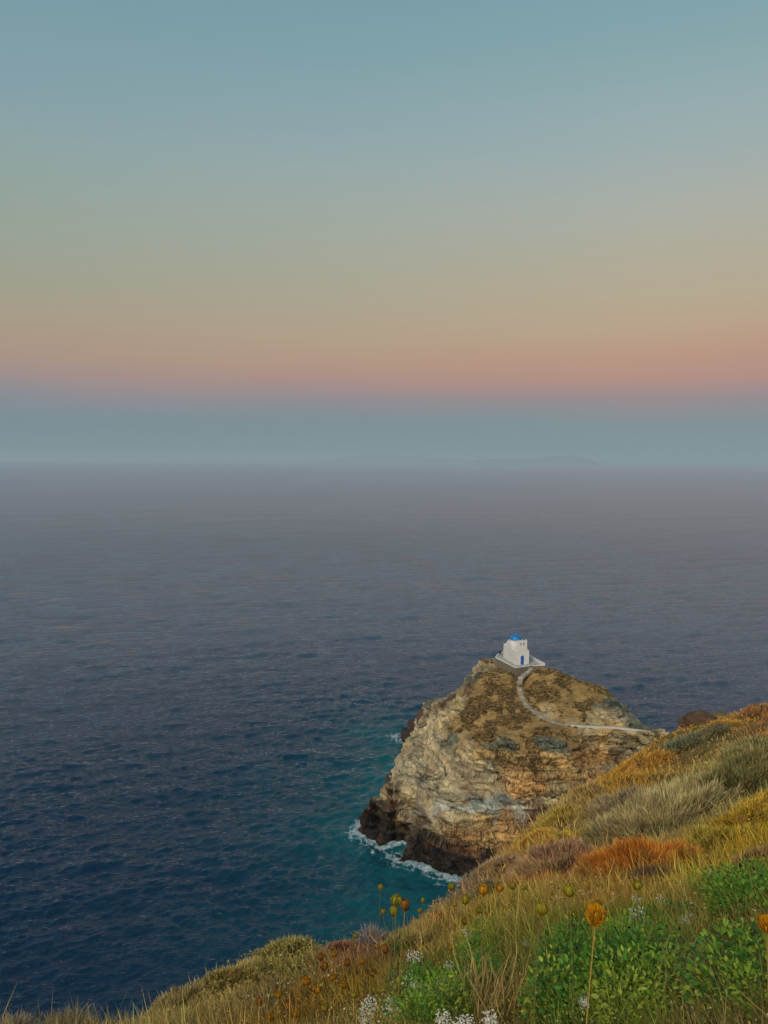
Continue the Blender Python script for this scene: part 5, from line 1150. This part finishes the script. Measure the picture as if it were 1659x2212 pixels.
# green leafy plants in patches
protos = []
for k in range(5):
    rg = np.random.default_rng(300 + k); parts = []; n = 165
    g1 = [(98, 140, 38), (80, 126, 38), (122, 150, 44), (66, 112, 40), (142, 154, 50)][k]
    pos = leafset(n, .085, .17, .018, tw(srgb(*g1), n, rg, .28), rg, parts); V_, F_, C_ = merge(parts)
    e = empty('leafy_plant', (0, 0, -20), 'x', 'plant'); fo_ = mesh('leaves', V_, F_, LEAFM, e, np.clip(C_, .003, .9), smooth=False)
    s_ = rg.choice(n, 9, replace=False); b_ = np.zeros((9, 3)) + [0, 0, -.03]; V_, F_, C_ = blades(b_, pos[s_], .005, tw(srgb(104, 124, 56), 9, rg), rg, .15, 3); mesh('stems', V_, F_, LEAFM, e, C_)
    protos.append(e)
PATCH = [('leafy green plant in the dense patch that fills the lower right foreground', 'green plants of the lower right patch', [(1185, 2120), (1450, 2120), (1440, 2212), (1180, 2212), (1240, 2010), (1380, 2030)], 80, 1.1),
 ('leafy green plant in the patch at the right edge above the dark tangle', 'green plants at the right edge', [(1505, 1905), (1659, 1880), (1659, 1990), (1560, 1985)], 38, 1.15),
 ('leafy green plant in the narrow patch left of the main green patch', 'green plants left of the main patch', [(1015, 2030), (1060, 2020), (1080, 2110), (1010, 2150)], 16, 1.0),
 ('leafy green plant around the white blossom clusters at the bottom', 'green plants around the white clusters', [(860, 2100), (1010, 2120), (1000, 2205), (850, 2205)], 36, .9),
 ('dark leafy plant in the bottom right corner', 'green plants in the bottom right corner', [(1585, 2080), (1659, 2050), (1659, 2212), (1560, 2212)], 24, 1.1),
 ('slender green plant on the left rim of the flowering slope', 'slender green plants on the left rim', [(840, 2000), (880, 1985), (870, 2060), (835, 2070)], 7, .7),
 ('green plant between the orange-stalked head and the dark tangle', 'green plants beside the dark tangle', [(1330, 1985), (1470, 1990), (1500, 2090), (1340, 2080)], 22, .8)]
rr3 = random.Random(8); used = [0] * 5
for lab, grp, poly, cnt, sc in PATCH:
    pp = np.array(poly, float); x0, y0 = pp.min(0); x1, y1 = pp.max(0); c = 0; t_ = 0
    cen_ = pp.mean(0); pp = pp[np.argsort(np.arctan2(pp[:, 1] - cen_[1], pp[:, 0] - cen_[0]))]
    while c < cnt and t_ < 4000:
        t_ += 1; dx, dy = rr3.uniform(x0, x1), rr3.uniform(y0, y1)
        if not in_poly(np.array([dx]), np.array([dy]), pp)[0]: continue
        p = on_hill(dx, dy + 25)
        if p is None: continue
        k = rr3.randrange(5); src = protos[k]
        if used[k] == 0: e = src
        else:
            e = src.copy(); C.objects.link(e)
            for chd in src.children: q_ = chd.copy(); C.objects.link(q_); q_.parent = e
        used[k] += 1; e.location = tuple(p); s_ = sc * rr3.uniform(.7, 1.2); e.scale = (s_, s_, s_ * rr3.uniform(.8, 1.2)); e.rotation_euler = (rr3.uniform(-.2, .2), rr3.uniform(-.2, .2), rr3.uniform(0, 6.28)); e['label'] = lab; e['group'] = grp; c += 1

# straw tufts and long bent stalks in the foreground
def tuft(dx, dy, n, h, spread, col, label, name='grass_tuft', lean=(0, 0)):
    p = on_hill(dx, dy); rg = np.random.default_rng(int(dx)); r = math.hypot(p[0], p[1])
    b_ = np.stack([rg.normal(0, spread, n), rg.normal(0, spread, n), np.full(n, -.02)], 1); d = np.stack([rg.normal(lean[0], .28, n), rg.normal(lean[1], .28, n), np.ones(n)], 1); t_ = b_ + d * h * rg.uniform(.5, 1.1, (n, 1))
    c_ = tw(srgb(*col), n, rg); V_, F_, C_ = blades(b_, t_, .004, c_ * .8, rg, .2, 3, c_ * 1.15); o = mesh(name, V_, F_, GRASSM, None, np.clip(C_, .003, .9)); o.location = tuple(p); return tag(o, label, 'grass tuft')
tuft(1050, 2190, 90, .26, .05, (176, 148, 92), 'upright straw-coloured grass tuft between the white clusters and the green patch')
tuft(1085, 2205, 60, .22, .05, (160, 134, 84), 'shorter straw tuft right behind the bottom white clusters')
tuft(1480, 2150, 60, .22, .04, (150, 142, 92), 'splayed pale green-straw tuft in the dark tangle', lean=(.2, 0))
tuft(1530, 2190, 80, .16, .06, (160, 120, 78), 'matted tan dead grass near the bottom right corner', lean=(.5, .2))
tuft(1330, 2205, 50, .2, .05, (140, 130, 62), 'yellow-green grass tuft at the bottom under the green patch')
tuft(1180, 2010, 50, .3, .05, (164, 134, 70), 'tall thin ochre grass tuft left of the orange-stalked head')
tuft(860, 2150, 40, .2, .03, (150, 136, 88), 'thin straw tuft left of the paired white clusters')
for i, (x0, y0, x1, y1, l) in enumerate([(1150, 2015, 1245, 1870, 'long pale stalk leaning right across the pinkish shrub'), (1060, 2010, 1095, 1935, 'short diagonal pale stalk above the green patch'), (1210, 2080, 1225, 1950, 'curved brown stalk rising left of the broad flat seed head'), (1470, 1990, 1470, 1860, 'thin upright beige stalk in front of the amber shrub'), (780, 2100, 800, 1990, 'thin grey stalk on the rim at centre'), (560, 2212, 566, 2090, 'slim pale stalk in the straw grass at lower left'), (1245, 2010, 1350, 1925, 'long arching pale stalk across the front of the rust-orange cushion')]):
    p = on_hill(x0, y0) ; r = math.hypot(p[0], p[1]); q_ = at_r(x1, y1, r * .97); m_ = MB(); md_ = (np.array(p) + q_) / 2 + [.02, 0, .03]
    m_.tube([p - [0, 0, .03], md_, q_], [.0022, .0018, .001], 5); tag(m_.build('dry_stalk', plain('straw', (.42, .33, .18), .9, .2, 20)), l, 'stalk')

# taller pale stalks and seedy tops scattered through the cover, green blades inside the leafy patches
field('seedy_stalks', 16000, 1.4, 40, .16, .36, .0022, np.random.default_rng(33), cshift=1.5, lean=.35, tuft=3)
def in_sheet(polys):
    P3 = []
    for pl in polys:
        w3 = [on_hill(*q_) for q_ in pl]; w3 = [q_ for q_ in w3 if q_ is not None]
        if len(w3) >= 3:
            w3 = np.array(w3)[:, :2]; c_ = w3.mean(0); P3.append(w3[np.argsort(np.arctan2(w3[:, 1] - c_[1], w3[:, 0] - c_[0]))])
    def f(x, y, r, a):
        k = np.zeros(len(x), bool); xx = x + .12 * fbm(x * 4, y * 4, None, 3, 541); yy = y + .12 * fbm(x * 4 + 9, y * 4, None, 3, 543)
        for q_ in P3: k |= in_poly(xx, yy, q_, .15)
        return k
    return f
_gc = ground_col
ground_col = lambda x, y: np.tile(srgb(92, 110, 36), (len(x), 1))
field('green_grass', 150000, 1.3, 6, .06, .20, .0026, np.random.default_rng(34), mask=in_sheet([p_[2] for p_ in PATCH]), lean=.45, tuft=4)
ground_col = _gc

# small leaves, seeds and dry florets between the stems
def specks(name, n, rlo, rhi, gain, seed, ys=.25):
    rg = np.random.default_rng(seed); x, y, r, a = pick(n, rlo, rhi, 31, rg); k = Hg(x, y) > 25; x, y, r = x[k], y[k], r[k]
    cl = fbm(x / (.08 * r + .1), y / (.08 * r + .1), None, 3, 551); k = cl > -.1 + .35 * (rg.random(len(x)) - .5); x, y, r = x[k], y[k], r[k]; n = len(x)
    z = Hg(x, y) + rg.uniform(.02, .20, n) * (.55 + .45 * np.clip(r / 12, 0, 1.4)); pos = np.stack([x, y, z], 1)
    up = rand_unit(n, rg); up[:, 2] = np.abs(up[:, 2]); nr = rand_unit(n, rg); nr -= up * (nr * up).sum(1, keepdims=True); nr /= np.linalg.norm(nr, axis=1, keepdims=True)
    c_ = ground_col(x, y) * gain * (1 + rg.normal(0, .35, (n, 1))); yl = rg.random(n) < ys
    c_[yl] = np.array([srgb(186, 160, 52), srgb(160, 150, 60), srgb(196, 140, 60), srgb(120, 140, 56), srgb(200, 190, 150)])[rg.integers(0, 5, yl.sum())] * 1.1
    l_ = np.maximum(.009, r / 774 * 2.2) * rg.uniform(.6, 1.5, n); V_, F_, C_ = leaves(pos, nr, up, l_, l_ * .5, np.clip(c_, .004, .85), rg)
    tag(mesh(name, V_, F_, LEAFM, col=C_), kind='stuff')
specks('leaf_litter', 60000, 1.4, 80, 1.9, 61)
specks('dry_florets', 15000, 1.4, 8, 1.7, 63, .6)
